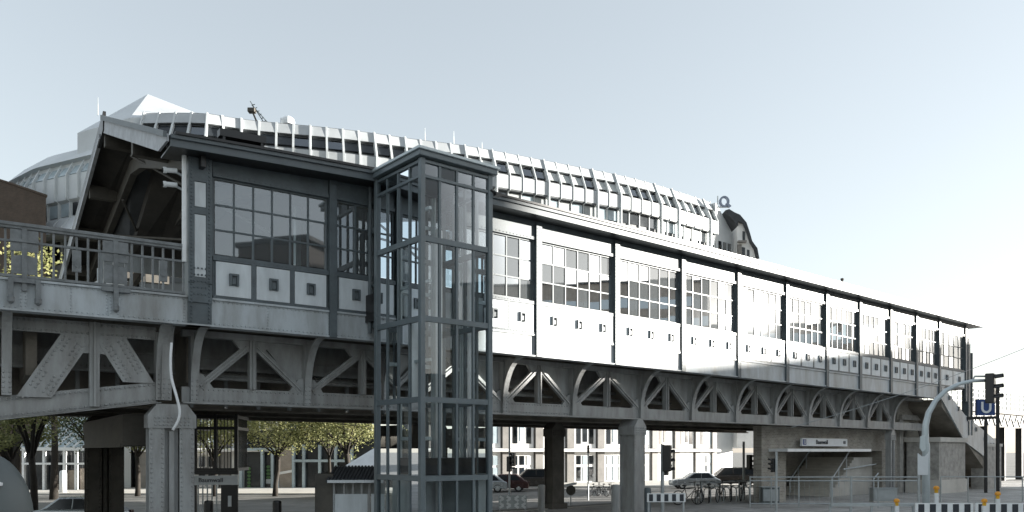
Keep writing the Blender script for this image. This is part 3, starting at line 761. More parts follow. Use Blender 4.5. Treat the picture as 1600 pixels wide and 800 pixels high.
# gable boards
G0 = -.52
m = MB(); m.polyd(H, [(VE, ET - .27), (RW, rz(-.5) - .02), (RW, rz(-.5) - .55), (.3, FT - .12), (VE, FT - .15)], G0 - .06, G0); m.build('gable_board', 'rake', hall)
m = MB(); m.polyd(H, [(VE - .05, ET - .23), (RW, rz(-.5) + .03), (RW, rz(-.5) - .14), (VE - .05, ET - .37)], G0 - .14, G0 - .06); m.build('gable_trim', 'fascia', hall)
m = MB(); m.polyd(H, [(RW - .3, rz(-.5) + .06), (FW, 7.62), (FW, 7.1), (RW - .3, rz(-.5) - .55)], G0 - .1, G0); m.build('far_gable_board', 'black', hall)
m = MB(); m.polyd(H, [(RW + .25, rz(-.5) - .52), (FW, 7.1), (FW, 6.9), (RW + .25, rz(-.5) - .68)], G0 - .14, G0 - .02); m.build('gable_trim', 'rake', hall)
# timbers under the gable roof
def under(d, a, lift=.3):
    if d < RW: return ET - .2 + (rz(a) - ET) * (d - VE) / (RW - VE) - lift
    return rz(a) - (rz(a) - 7.6) * (d - RW) / (FW - RW) - lift - .05
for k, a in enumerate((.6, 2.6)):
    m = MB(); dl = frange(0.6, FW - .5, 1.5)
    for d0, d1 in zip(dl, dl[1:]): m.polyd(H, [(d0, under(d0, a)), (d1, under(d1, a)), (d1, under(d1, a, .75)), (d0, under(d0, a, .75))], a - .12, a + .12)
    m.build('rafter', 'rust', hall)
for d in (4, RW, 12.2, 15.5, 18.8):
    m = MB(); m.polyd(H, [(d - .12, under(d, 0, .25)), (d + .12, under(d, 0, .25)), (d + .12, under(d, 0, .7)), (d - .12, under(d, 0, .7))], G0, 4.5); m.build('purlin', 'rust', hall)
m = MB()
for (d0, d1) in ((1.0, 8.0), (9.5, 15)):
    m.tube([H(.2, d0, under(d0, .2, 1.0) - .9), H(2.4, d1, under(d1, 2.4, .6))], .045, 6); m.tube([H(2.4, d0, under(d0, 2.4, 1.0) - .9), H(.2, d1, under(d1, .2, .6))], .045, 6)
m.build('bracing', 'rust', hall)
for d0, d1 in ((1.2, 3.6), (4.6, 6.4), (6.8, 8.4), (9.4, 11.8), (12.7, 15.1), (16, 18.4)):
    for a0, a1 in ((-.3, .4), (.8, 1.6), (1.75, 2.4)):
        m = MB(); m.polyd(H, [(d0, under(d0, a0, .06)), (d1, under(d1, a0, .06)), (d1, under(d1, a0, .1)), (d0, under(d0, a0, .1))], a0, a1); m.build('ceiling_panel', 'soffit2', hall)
# columns, rear wall, platforms inside the hall
m = MB(); m.box(H, 0, SE, .3, 4.4, GT + .01, GT + .06, 30); m.box(H, 0, SE, 9, 13, GT + .01, GT + .06, 30); m.build('platform', 'concrete', hall)
for i in range(14):
    a = 1.5 + i * (SE - 3) / 13; m = MB(); m.box(H, a - .09, a + .09, 4.9, 5.1, GT, 8.0); m.build('hall_column', 'liftlight', hall)
m = MB(); m.box(H, 0, SE, 13, 13.1, GT, WB, 30); m.box(H, 0, SE, 13, 13.1, WT, 7.5, 30)
for a in frange(0, SE, 3.6): m.box(H, a - .1, a + .1, 12.95, 13.1, WB, WT)
for a in frange(0, SE, .6): m.box(H, a - .02, a + .02, 13, 13.05, WB, WT)
m.build('rear_wall', 'girder', hall)
# CCTV cameras on the gable corner
for (px, py, lab) in ((264, 268, 'white security camera, upper of two beside the gable corner'), (266, 290, 'white security camera, lower of two beside the gable corner')):
    x, y, z = H(s_of(276, .2), .2, (705 - py) / F * 20.2); t = thing('security_camera', lab, 'camera', (x, y, z), 'cameras at the gable')
    m = MB(); hd = R(200); A = straight(x, y, hd); v = lambda a, b_, c: A(a * .8, b_ * .8, z + c * .8)
    m.tube([v(-.02, 0, 0), v(.32, .05, -.02)], .06, 10); m.tube([v(.28, .04, -.02), v(.38, .06, -.03)], .075, 10); m.build('housing', 'white', t, bevel=.01)
    m = MB(); m.tube([v(.36, .06, -.03), v(.40, .06, -.03)], .055, 10); m.build('lens', 'black', t)
    m = MB(); m.tube([v(.05, 0, -.02), v(-.15, 0, -.12), v(-.25, 0, -.12)], .03, 8); m.build('bracket', 'galv', t)
# dark plant on the roof above the first bay
x = s_of(375, .3)
b = MB(); b.box(HE, s_of(342, .4), s_of(409, .4), .2, 1.0, ET + .07, ET + .52); b.box(HE, s_of(340, .1), s_of(412, .1), -.1, .15, ET + .38, ET + .56); b.box(HE, s_of(345, .1), s_of(349, .1), -.08, .12, ET + .05, ET + .39); b.box(HE, s_of(404, .1), s_of(408, .1), -.08, .12, ET + .05, ET + .39)
tag(b.build('roof_unit', 'black'), 'low black unit lying on the hall roof above the first window', 'roof unit')
b = MB(); b.tube([H(s_of(1316, .2), .2, ET), H(s_of(1316, .2), .2, ET + .5)], .05, 8); b.lathe(H(s_of(1316, .2), .2, ET + .5), [(.05, 0), (.09, .03), (.09, .1), (.02, .13)], 8); tag(b.build('roof_vent_pipe', 'rust'), 'small vent pipe on the hall roof near its east end', 'vent pipe')

# ---- railing west of the hall
rail = thing('bridge_railing', 'ornate grey iron railing along the viaduct left of the hall', 'railing', HA(-5, 0, CZ + GT))
RA, RB = -13.5, s_of(289)
m = MB(); m.box(H, RA, RB, -.1, .1, 4.98, 5.05, 14); m.box(H, RA, RB, -.07, .07, 4.92, 4.98, 14); m.build('top_rail', 'railpaint', rail)
m = MB(); m.box(H, RA, RB, -.05, .05, 3.84, 3.9, 14); m.box(H, RA, RB, -.03, .03, 4.62, 4.67, 14); m.build('bottom_rail', 'railpaint', rail)
posts = [s_of(38), s_of(180)]; posts.insert(0, posts[0] - (posts[1] - posts[0]))
for a in posts:
    m = MB(); m.box(H, a - .05, a + .05, -.09, .05, 3.55, 4.92); m.box(H, a - .27, a + .27, -.07, -.03, 4.42, 4.9); m.box(H, a - .25, a + .25, -.06, -.02, 3.92, 4.3); m.box(H, a - .25, a - .2, -.05, .04, 3.9, 4.9); m.box(H, a + .2, a + .25, -.05, .04, 3.9, 4.9)
    m.box(H, a - .28, a + .28, -.11, -.07, 4.62, 4.68)
    m.poly(H, [(a - .25, 4.3), (a, 4.36), (a + .25, 4.3)], -.06, -.02)
    m.build('post', 'railpaint', rail)
    m = MB()
    for o in ((-.26, .26) if a < posts[2] else (0,)):
        m.box(H, a + o - .05, a + o + .05, -.16, -.025, 3.3, 3.8); m.lathe(H(a + o, -.13, 3.28), [(.02, -.05), (.075, 0), (.075, .1), (.04, .15)], 8)
    m.box(H, a - .3, a + .3, -.13, -.06, 3.72, 3.82)
    m.build('bracket', 'railpaint', rail)
bal = [a for a in frange(RA, RB - .04, .23)]
for i, a in enumerate(bal):
    if any(abs(a - p) < .3 for p in posts): continue
    m = MB(); m.box(H, a - .022, a + .022, -.022, .022, 3.9, 4.92)
    if i % 4 == 0:
        n = 12; ring = [H(a + .085 * math.cos(2 * math.pi * k / n), -.05, 4.35 + .15 * math.sin(2 * math.pi * k / n)) for k in range(n)]; rg = [H(a + .085 * math.cos(2 * math.pi * k / n), .03, 4.35 + .15 * math.sin(2 * math.pi * k / n)) for k in range(n)]
        m.add(ring + rg, [tuple(range(n)), tuple(range(2 * n - 1, n - 1, -1))] + [(k, n + k, n + (k + 1) % n, (k + 1) % n) for k in range(n)])
        m.box(H, a - .09, a + .09, -.035, .03, 4.1, 4.6)
    m.build('baluster', 'railpaint', rail)
# brown brick screen on the far side of the deck
b = MB(); A_ = straight(xat(72, 69.5), 69.5, R(-22)); A = lambda a, b_, z: A_(a - b_ * 1.7, b_, z)
b.poly(A, [(0, -.8), (0, CZ + 21.55), (-4.5, CZ + 23.2), (-14, CZ + 26.4), (-14, -.8)], 0, 5)
b.poly(A, [(.1, CZ + 21.53), (.1, CZ + 21.68), (-4.5, CZ + 23.35), (-14, CZ + 26.55), (-14, CZ + 26.41), (-4.5, CZ + 23.21)], -.12, 5.1)
tag(b.build('brick_building', 'brickred'), 'plain dark brown brick building rising behind trees at far left', 'building')

# ================================================================== LIFT TOWER
LD = 20.8; LH = R(39.3); LW, LL = .104 * LD, .107 * LD
LM0 = straight(xat(659, LD), LD, LH)
L_ = lambda a, b_, z: LM0(a, b_, CZ + z)
lift = thing('lift_tower', 'free standing glazed lift tower of blue grey steel before the station', 'lift tower', L_(LW / 2, LL / 2, -CZ))
ZT = 7.45
for (a, b_) in ((0, 0), (LW, 0), (0, LL), (LW, LL)):
    m = MB(); m.box(L_, a - .07, a + .07, b_ - .07, b_ + .07, -CZ, ZT); m.build('corner_post', 'lift', lift, bevel=.012)
levels = [-2.4, -.70, 1.32, 3.38, 5.42, 7.0, 7.38]
for z in levels:
    h = .07 if z < 6.5 else .035
    m = MB(); e = .071
    for (a0, a1, b0, b1) in ((e, LW - e, -.05, .05), (e, LW - e, LL - .05, LL + .05), (-.05, .05, e, LL - e), (LW - .05, LW + .05, e, LL - e)): m.box(L_, a0, a1, b0, b1, z - h, z + h)
    m.build('ring_beam', 'lift', lift)
for k in range(1, 4):
    for side in range(4):
        t = k / 4
        a, b_ = [(LW * t, 0), (LW * t, LL), (0, LL * t), (LW, LL * t)][side]
        m = MB(); zs = levels
        for z0, z1 in zip(zs, zs[1:]): m.box(L_, a - .032, a + .032, b_ - .032, b_ + .032, z0 + .075 if z0 < 6.5 else z0 + .036, z1 - .075 if z1 < 6.5 else z1 - .036)
        m.build('mullion', 'lift', lift)
for side in range(4):
    m = MB()
    for z0, z1 in zip(levels, levels[1:]):
        for k in range(4):
            u0, u1 = (LW if side < 2 else LL) * k / 4 + .03, (LW if side < 2 else LL) * (k + 1) / 4 - .03
            t, u = random.uniform(-.0015, .0015), random.uniform(-.0015, .0015)
            cs = [(u0, z0 + .04, t), (u1, z0 + .04, -t), (u1, z1 - .04, -t + u), (u0, z1 - .04, t + u)]
            q = [[L_(x, -.0 + e, z), L_(x, LL + e, z), L_(0 + e, x, z), L_(LW + e, x, z)][side] for x, z, e in cs]
            m.add(q, [(0, 1, 2, 3)])
    m.build('pane', 'liftglass', lift)
m = MB(); m.box(L_, -.17, LW + .17, -.17, LL + .17, 7.46, 7.60); rf = m.build('roof', 'lift', lift, bevel=.015)
m = MB(); m.box(L_, -.22, LW + .22, -.22, LL + .22, 7.60, 7.68); m.build('cap', 'liftlight', rf, bevel=.015)
for (a, b_) in ((.55, LL - .25), (LW - .5, LL - .25)):
    m = MB(); m.box(L_, a - .05, a + .05, b_ - .04, b_ + .04, -CZ, 7.2); m.box(L_, a - .02, a + .02, b_ - .12, b_ - .04, -CZ, 7.2); m.build('guide_rail', 'liftlight', lift)
m = MB(); m.tube([L_(.5, LL * .5, -CZ), L_(.5, LL * .5, 6.6)], .13, 14); m.build('hydraulic_ram', 'white', lift, smooth=True)
m = MB(); m.tube([L_(LW - .55, LL * .72, -CZ), L_(LW - .55, LL * .72, 6.2)], .1, 14); m.build('hydraulic_ram', 'white', lift, smooth=True)
for z in (.3, 2.35, 4.4, 6.3):
    m = MB(); m.box(L_, .3, LW - .3, LL - .2, LL - .13, z, z + .1); m.box(L_, .42, .5, .3, LL - .2, z, z + .08); m.build('guide_bracket', 'liftlight', lift)
m = MB(); m.box(L_, .5, .9, LL - .22, LL - .12, 1.8, 3.0); m.build('counterweight', 'black', lift)
cab = MB(); cab.box(L_, .22, LW - .22, .25, LL - .35, -.62, -.18); cab.build('cabin_roof', 'black', lift, bevel=.02)
cab = MB(); cab.box(L_, .25, .3, .28, LL - .38, -CZ + .1, -.62); cab.box(L_, LW - .3, LW - .25, .28, LL - .38, -CZ + .1, -.62); cab.box(L_, .3, LW - .3, LL - .42, LL - .38, -CZ + .1, -.62); cab.build('cabin', 'liftlight', lift)
m = MB()
for k in range(5): m.tube([L_(.3, LL * .5, 7.1 - k * .02), L_(.4 + k * .1, LL * .5 + .05, 5.2), L_(.3, LL * .5, 3.2), L_(.35, LL * .5, -.2)], .012, 5)
m.build('hanging_ropes', 'black', lift)
m = MB(); m.lathe(L_(.12, .12, 7.1), [(.02, 0), (.06, .02), (.06, .1), (.02, .12)], 10); m.build('lamp', 'white', lift)
m = MB(); m.tube([L_(LW, -.05, 7.05), L_(LW + .18, -.12, 6.98)], .04, 6); m.box(L_, LW + .1, LW + .28, -.18, -.06, 6.9, 7.0); m.build('outside_camera', 'black', lift)
# landing bridge to the hall
m = MB(); m.box(L_, .1, LW - .1, LL + .08, LL + .72, 3.45, 3.62); m.box(L_, .1, LW - .1, LL + .08, LL + .72, 6.1, 6.25)
for a in (.1, LW - .16): m.box(L_, a, a + .06, LL + .08, LL + .14, 3.62, 6.1); m.box(L_, a, a + .06, LL + .6, LL + .66, 3.62, 6.1); m.box(L_, a, a + .06, LL + .14, LL + .6, 4.6, 4.66)
m.build('landing', 'lift', lift)
m = MB(); m.box(L_, -.05, .06, LL + .08, LL + .6, 3.6, 4.35); m.build('landing_panel', 'black', lift)

# ================================================================== ABUTMENT, STAIRS
abut = thing('brick_abutment', 'brown brick abutment with stair entrance under the east end', 'abutment', HA(s_of(1300, 1.9), 1.9, 0))
AD = 1.95
a_l, a_o0, a_o1, a_h, a_r = s_of(1190, AD), s_of(1228, AD), s_of(1378, AD), s_of(1402, AD), s_of(1462, AD) + 2
zt = CZ + TB - .04
m = MB(); m.box(HA, a_l, a_o0, AD, AD + .45, 0, zt); m.box(HA, a_o1, a_h, AD, 5.6, 0, zt); m.box(HA, a_o0, a_o1, AD, AD + .45, CZ + .02, zt); m.box(HA, s_of(1196, 5.8), a_o1, 5.6, 6.1, 0, zt); m.box(HA, a_h, a_r, AD, 6, 0, CZ + GB + .05)
m.build('wall', 'brick', abut)
m = MB(); m.box(HA, a_h + .2, a_r, AD - .12, AD - .003, CZ + .55, CZ + .85); m.box(HA, a_h + .2, a_r, AD - .2, AD - .003, CZ + 1.9, CZ + 2.2)
m.box(HA, a_h, a_h + .5, AD - .15, AD - .003, 0, CZ + 1.9); m.box(HA, s_of(1436, AD) , s_of(1444, AD), AD - .15, AD - .003, 0, CZ + .55)
m.build('stone_band', 'ashlar', abut)
c_ = MB(); n = 10
cx_ = s_of(1425, AD)
for k in range(n):
    t0, t1 = math.pi * k / n, math.pi * (k + 1) / n
    c_.poly(HA, [(cx_ + 1.3 * math.cos(t0), CZ + .6 + 1.2 * math.sin(t0)), (cx_ + 1.3 * math.cos(t1), CZ + .6 + 1.2 * math.sin(t1)), (cx_ + 1.12 * math.cos(t1), CZ + .6 + 1.03 * math.sin(t1)), (cx_ + 1.12 * math.cos(t0), CZ + .6 + 1.03 * math.sin(t0))], AD - .09, AD - .004)
c_.build('arch_moulding', 'brownpier', abut)
p0, p1 = s_of(1463, 0), s_of(1504, 0)
m = MB(); m.box(HA, p0, p1, -.15, 1.7, 0, CZ + .55); m.build('corner_pier', 'ashlar', abut)
m = MB(); m.box(HA, p0 - .12, p1 + .12, -.28, 1.8, CZ + .55, CZ + .82); m.box(HA, p0 - .1, p1 + .1, -.25, 1.75, 0, .8); m.build('pier_cap', 'concrete', abut)
p2, p3 = s_of(1538, 0), s_of(1562, 0)
m = MB(); m.box(HA, p2, p3, -.1, .8, 0, CZ + .3); m.build('end_pier', 'ashlar', abut)
m = MB(); m.box(HA, p2 - .08, p3 + .08, -.16, .86, CZ + .3, CZ + .5); m.build('pier_cap', 'concrete', abut)
# steps and handrails inside the entrance
s_b = s_of(1238, 4.6); s_n = s_of(1298, 2.4)
m = MB()
for k in range(13): m.box(HA, s_n + k * .24, a_o1 - .02, 2.5, 5.3, k * .165 + (.003 if k else 0), (k + 1) * .165)
m.build('steps', 'concrete', abut)
for (dd, ss) in ((2.4, s_n), (4.9, s_b + .3)):
    m = MB(); m.tube([HA(ss, dd, 0), HA(ss, dd, .85), HA(ss + .15, dd, 1.0), HA(ss + 2.5, dd, 2.75)], .035, 8)
    for k in (1, 2): m.tube([HA(ss + k * .9, dd, k * .55), HA(ss + k * .9, dd, .95 + k * .68)], .025, 6)
    m.build('handrail', 'panel', abut)
m = MB(); m.tube([HA(s_of(1318, 2.3), 2.3, 1.5), HA(s_of(1376, 2.3), 2.3, 1.78)], .04, 8); m.build('inner_rail', 'panel', abut)
m = MB(); m.tube([HA(s_of(1357, AD), AD - .3, 0), HA(s_of(1357, AD), AD - .3, .95), HA(s_of(1364, AD), AD - .3, 1.25)], .04, 8); m.build('handrail', 'panel', abut)
m = MB(); m.box(HA, s_of(1229, 1), s_of(1360, 1), .95, 1.95, 2.48, 2.62); m.build('entrance_canopy', 'white', abut)
sgn = thing('station_name_sign', 'long pale station name board above the stair entrance canopy', 'sign', HA(s_of(1287, 1.7), 1.7, 2.75))
m = MB(); a0, a1 = s_of(1253, 1.6), s_of(1324, 1.6); m.box(HA, a0, a1, 1.6, 1.7, 2.76, 3.16); m.build('board', 'signgrey', sgn)
text_part('lettering', 'Baumwall', .32, HA, a0 + (a1 - a0) * .42, 1.588, 2.96, 'text', sgn)
m = MB(); m.box(HA, a0 + .1, a0 + .42, 1.585, 1.6, 2.82, 3.1); m.build('emblem', 'blue', sgn)
text_part('emblem_letter', 'U', .26, HA, a0 + .26, 1.575, 2.96, 'white', sgn)
text_part('line_number', 'U3', .22, HA, a1 - .35, 1.588, 2.96, 'text', sgn)
# outer stair flight down the east end, with bossed cladding
st = thing('outer_stair', 'roofless stair flight with bossed steel cladding falling from east end', 'stairs', HA(SE + 1, 0, 0))
e0, e1, e2 = s_of(1472), s_of(1506), s_of(1560)
zl = lambda px, py, s_: CZ + (705 - py) / F * HC(s_, 0)[1]
m = MB(); m.poly(HA, [(e0 - .2, CZ + GT), (e0 + .2, CZ + GT), (e1, zl(1506, 648, e1)), (e2 - .4, zl(1545, 690, e2 - .4)), (e2 - .4, zl(1545, 728, e2 - .4)), (e1, zl(1506, 690, e1)), (e0 - .2, CZ + GB)], -.06, .02); cl = m.build('cladding', 'girder', st)
for k in range(6):
    t = (k + .5) / 6; a = e0 + .2 + (e2 - .8 - e0) * t; z = (CZ + GT - .25) + (zl(1545, 708, e2 - .4) - (CZ + GT - .25)) * t
    q = MB(); q.box(HA, a - .1, a + .1, -.12, -.06, z - .13, z + .13); q.build('boss', 'frame', cl)
m = MB()
for k in range(22):
    t = k / 22; a = e0 + .3 + (e2 - e0) * t; z = (CZ + GB) * (1 - t); m.box(HA, a, a + .5, .1, 2.2, max(0, z - .25), z + .02 * (k % 1))
m.build('steps', 'concrete', st)
m = MB(); m.poly(HA, [(e0 + .0, CZ + GB - .02), (e0 + .3, CZ + GB - .02), (e2 + .3, -.02 + .3), (e2 + .3, .02), (e2 - .1, .02), (e0 + .0, CZ + GB - .45)], .03, 2.3); m.build('stair_soffit', 'soffit', st)
for px in (1512, 1517):
    a = s_of(px); m = MB(); m.box(HA, a - .06, a + .06, -.1, .1, CZ + 1.0, CZ + 6.2); m.build('frame_post', 'frame', st)
m = MB(); m.box(HA, s_of(1543), s_of(1560), -.05, .02, zl(1550, 706, e2), zl(1550, 685, e2)); lc = m.build('cladding', 'girder', st)
for px in (1546, 1551, 1556):
    a = s_of(px); q = MB(); q.box(HA, a - .08, a + .08, -.1, -.05, zl(px, 697, a), zl(px, 692, a)); q.build('boss', 'frame', lc)
# U sign gantry
ug = thing('underground_sign', 'square blue sign with white U on black gantry beside the stairs', 'sign', (xat(1540, 49), 49, 0))
Yu = 49; U = lambda a, b_, c: (xat(a, Yu), Yu + b_, CZ + (705 - c) / F * Yu)
z0_ = 705 + CZ * F / Yu
for p0_, p1_, y0_ in ((1539.5, 1543, 655), (1558, 1562, 600)):
    m = MB(); m.poly(U, [(p0_, y0_), (p1_, y0_), (p1_, z0_), (p0_, z0_)], 0, .14); m.build('post', 'black', ug)
m = MB(); m.poly(U, [(1512, 651), (1558, 650), (1558, 654.5), (1512, 656)], -.02, .12); m.build('beam', 'black', ug)
m = MB(); m.poly(U, [(1554, 600), (1569, 601), (1569, 602.5), (1554, 602)], -.02, .12); m.build('arm', 'galv', ug)
m = MB(); m.poly(U, [(1525, 624), (1553, 624), (1553, 649), (1525, 649)], -.12, .1); m.build('board', 'blue', ug)
m = MB()
ul = [(1531, 624.5), (1534.5, 624.5), (1534.5, 635)] + [(1539 - 4.5 * math.cos(math.pi * k / 8), 635 + 4 * math.sin(math.pi * k / 8)) for k in range(1, 8)] + [(1543.5, 635), (1543.5, 624.5), (1547, 624.5), (1547, 635)] + [(1539 + 8 * math.cos(math.pi * k / 8), 635 + 7.4 * math.sin(math.pi * k / 8)) for k in range(1, 8)] + [(1531, 635)]
m.poly(U, [(x_, y_ + 3.5) for x_, y_ in ul], -.15, -.12); m.build('letter', 'white', ug)

# ================================================================== LEFT: entrance cage, hut, shops, conservatory
cg = thing('entrance_cage', 'black barred entrance cage with station name plate under the viaduct', 'entrance', (xat(335, 26.5), 26.5, 0))
A = straight(xat(302, 26.5), 26.5, R(8)); wv = xat(369, 26.5) - xat(302, 26.5)
Cg = lambda a, b_, z: A(a, b_, CZ + z)
m = MB()
for z in (1.12, .75, -.60): m.box(Cg, 0, wv, 0, .07, z - .05, z + .05); m.box(Cg, wv - .07, wv, .07, 2, z - .05, z + .05); m.box(Cg, 0, .07, .07, 2, z - .05, z + .05)
for x in (0, wv * .46, wv - .09): m.box(Cg, x, x + .09, -.02, .08, -.6, 1.2)
m.build('frame', 'black', cg)
m = MB()
for k in range(1, 13): m.box(Cg, wv * k / 13 - .012, wv * k / 13 + .012, .02, .045, -.6, 1.12)
for k in range(1, 10): m.box(Cg, wv - .05, wv - .02, 2 * k / 10 - .012, 2 * k / 10 + .012, -.6, 1.12)
m.build('bars', 'black', cg)
m = MB(); m.box(Cg, -.02, wv + .02, -.06, .1, -.76, -.62); m.build('lintel', 'black', cg)
m = MB(); m.box(Cg, 0, wv, -.05, .06, -1.09, -.79); m.build('name_plate', 'signgrey', cg)
text_part('lettering', 'Baumwall', .2, Cg, wv * .4, -.06, -.94, 'text', cg)
m = MB(); m.box(Cg, wv * .62, wv, .0, .1, -CZ, -1.1); m.build('door', 'black', cg)
m = MB(); m.box(Cg, 0, .1, 0, .1, -CZ, -1.1); m.build('door_post', 'black', cg)
m = MB()
for k in range(1, 6): m.box(Cg, wv * .62 * k / 6 - .02, wv * .62 * k / 6 + .02, .02, .06, -CZ, -1.1)
m.build('gate', 'galv', cg)
m = MB(); m.box(Cg, wv * .78, wv * .86, -.02, 0, -1.8, -1.45); m.build('door_sign', 'signgrey', cg)

hut = thing('kiosk_hut', 'dark roadside hut with ribbed roof and white panels beside the lift', 'kiosk', (xat(545, 23.5), 23.5, 0))
A = straight(xat(492, 23.5), 23.5, R(3)); wv = xat(600, 23.5) - xat(492, 23.5)
K = lambda a, b_, z: A(a, b_, z)
m = MB(); m.box(K, 0, .5, 0, 1.6, 0, 1.85); m.build('side_wall', 'rust', hut)
m = MB(); m.polyd(K, [(-.25, 1.62), (1.2, 1.98), (1.2, 2.03), (-.25, 1.67)], .35, wv, 0, 12)
for k in range(16): a = .38 + (wv - .4) * k / 16; m.polyd(K, [(-.25, 1.68), (1.2, 2.035), (1.2, 2.07), (-.25, 1.71)], a, a + .05)
m.build('roof', 'roof', hut)
m = MB(); m.box(K, .4, wv, -.29, -.25, 1.6, 1.68); m.build('gutter', 'signgrey', hut)
m = MB(); m.box(K, .52, 1.5, .0, .06, .2, 1.27); m.build('wall_panel', 'panel', hut)
m = MB(); m.box(K, 1.6, wv, .0, .06, .2, 1.27); m.build('wall_panel', 'panel', hut)
m = MB()
for x in (.51, .8, 1.05, 1.3, 1.52, wv - .05): m.box(K, x, x + .06, .0, .08, 1.27 if x not in (.51, 1.52) else 0, 1.6)
m.box(K, .5, wv, .3, .35, 1.25, 1.6); m.build('frame', 'truss', hut)

shop = thing('shop_front', 'dark glazed shop front with grey posts and plant decals below trees', 'shop', (xat(460, 71), 71, -.8))
Ys = 71; S = lambda a, b_, c: (xat(a, Ys), Ys + b_, CZ + (705 - c) / F * Ys)
zb_ = 705 + 3.3 * F / Ys
m = MB(); m.poly(S, [(365, 672), (640, 672), (640, zb_), (365, zb_)], .6, 6); m.build('wall', 'darkwin', shop)
m = MB()
for p in (374, 407, 423, 432): m.poly(S, [(p, 703), (p + 4, 703), (p + 4, zb_), (p, zb_)], 0, .5)
m.poly(S, [(374, 700), (436, 700), (436, 704), (374, 704)], -.02, .5); m.poly(S, [(365, 702), (372, 706), (386, 693), (382, 690)], -.2, .4)
for p in (456, 472, 497, 522, 547): m.poly(S, [(p, 695), (p + 4, 695), (p + 4, zb_), (p, zb_)], 0, .5)
m.poly(S, [(456, 718), (552, 718), (552, 722), (456, 722)], -.02, .45)
m.build('posts', 'winblue', shop)
m = MB(); m.poly(S, [(432, 695), (456, 700), (456, zb_), (432, zb_)], .05, .55); m.build('brick_pier', 'bricktan', shop)
m = MB(); m.poly(S, [(434, 738), (456, 734), (456, 738), (434, 742)], .0, .06); m.build('stripe', 'stone', shop)
for (p, y0, y1, w) in ((383, 730, 763, 6), (413, 727, 748, 7)):
    m = MB(); yy = y0
    while yy < y1 - 4: m.poly(S, [(p + w / 2 + w / 2 * math.cos(t * math.pi / 3), yy + 2.5 + 2.4 * math.sin(t * math.pi / 3)) for t in range(6)], .5, .58); yy += 5.5
    m.build('plant_decal', 'greensign', shop)
m = MB(); m.poly(S, [(413, 749), (420, 749), (420, 756), (413, 756)], .5, .58); m.build('notice', 'signgrey', shop)

con = thing('glass_pavilion', 'white framed glass pavilion with sloping glazed roof at far left', 'pavilion', (xat(88, 67), 67, -.8))
Yc = 67; C_ = lambda a, b_, c: (xat(a, Yc), Yc + b_, CZ + (705 - c) / F * Yc)
zb_ = 705 + 3.3 * F / Yc
m = MB(); m.poly(C_, [(34, 705), (145, 705), (145, zb_), (34, zb_)], .6, 1.5); m.build('inner_wall', 'darkwin', con)
m = MB()
for p in (34, 66, 84, 98, 116, 132, 146): m.poly(C_, [(p, 700), (p + 3.5, 700), (p + 3.5, zb_), (p, zb_)], 0, .3)
m.poly(C_, [(30, 699), (152, 699), (152, 704), (30, 704)], -.1, .35); m.poly(C_, [(34, 723), (150, 723), (150, 726), (34, 726)], -.03, .25)
m.build('frame', 'white', con)
ry = 1.7
def roofpt(px, t): # t 0 eave .. 1 ridge
    x = xat(px, Yc) + t * 2.2; return (x, Yc + ry * t, CZ + (705 - 699) / F * Yc + t * 2.6)
m = MB()
for k in range(9):
    px = 30 + k * 14; m.tube([roofpt(px, 0), roofpt(px, 1)], .09, 6)
m.tube([roofpt(30, 1), roofpt(142, 1)], .1, 6); m.build('rafters', 'white', con)
m = MB(); m.add([roofpt(30, 0), roofpt(142, 0), roofpt(142, 1), roofpt(30, 1)], [(0, 1, 2, 3)]); m.build('roof_glazing', 'winblue', con)
m = MB(); m.poly(C_, [(100, 735), (114, 735), (114, zb_), (100, zb_)], .45, .56); m.poly(C_, [(120, 732), (130, 732), (130, zb_), (120, zb_)], .45, .56); m.build('shop_display', 'bricktan', con)
# bright far pavement in front of the shops
b = MB(); b.polyd(ID, [(-.95 + 0, 0)] * 0 or [(61.5, -.95), (61.5, -.66), (73, -.66), (73, -.95)], -75, -3); structure(b.build('far_pavement', 'concrete'))
b = MB(); b.polyd(ID, [(74, -.95), (74, -.66), (96, -.66), (96, -.95)], -3, 60); structure(b.build('office_pavement', 'concrete'))
# white column, umbrella
b = MB(); x, y = xat(98.5, 63), 63; b.lathe((x, y, -.66), [(.26, 0), (.26, 1.45), (.22, 1.62), (.1, 1.7)], 14); tag(b.build('white_pillar', 'white', smooth=True), 'short round white pillar on the pavement before the pavilion', 'pillar')
um = thing('market_parasol', 'large white square parasol outside the shops behind the hut', 'parasol', (xat(590, 52), 52, -.8))
x, y = xat(588, 52), 52
m = MB(); top = CZ + (705 - 698) / F * 52; lo = CZ + (705 - 727) / F * 52; hw = 1.65
m.add([(x, y, top)] + [(x + sx * hw, y + sy * hw, lo) for sx, sy in ((-1, -1), (1, -1), (1, 1), (-1, 1))] + [(x + sx * hw, y + sy * hw, lo - .2) for sx, sy in ((-1, -1), (1, -1), (1, 1), (-1, 1))], [(0, 1, 2), (0, 2, 3), (0, 3, 4), (0, 4, 1), (1, 5, 6, 2), (2, 6, 7, 3), (3, 7, 8, 4), (4, 8, 5, 1)]); m.build('canopy', 'white', um)
m = MB(); m.tube([(x, y, -.8), (x, y, top)], .04, 8); m.build('pole', 'galv', um)

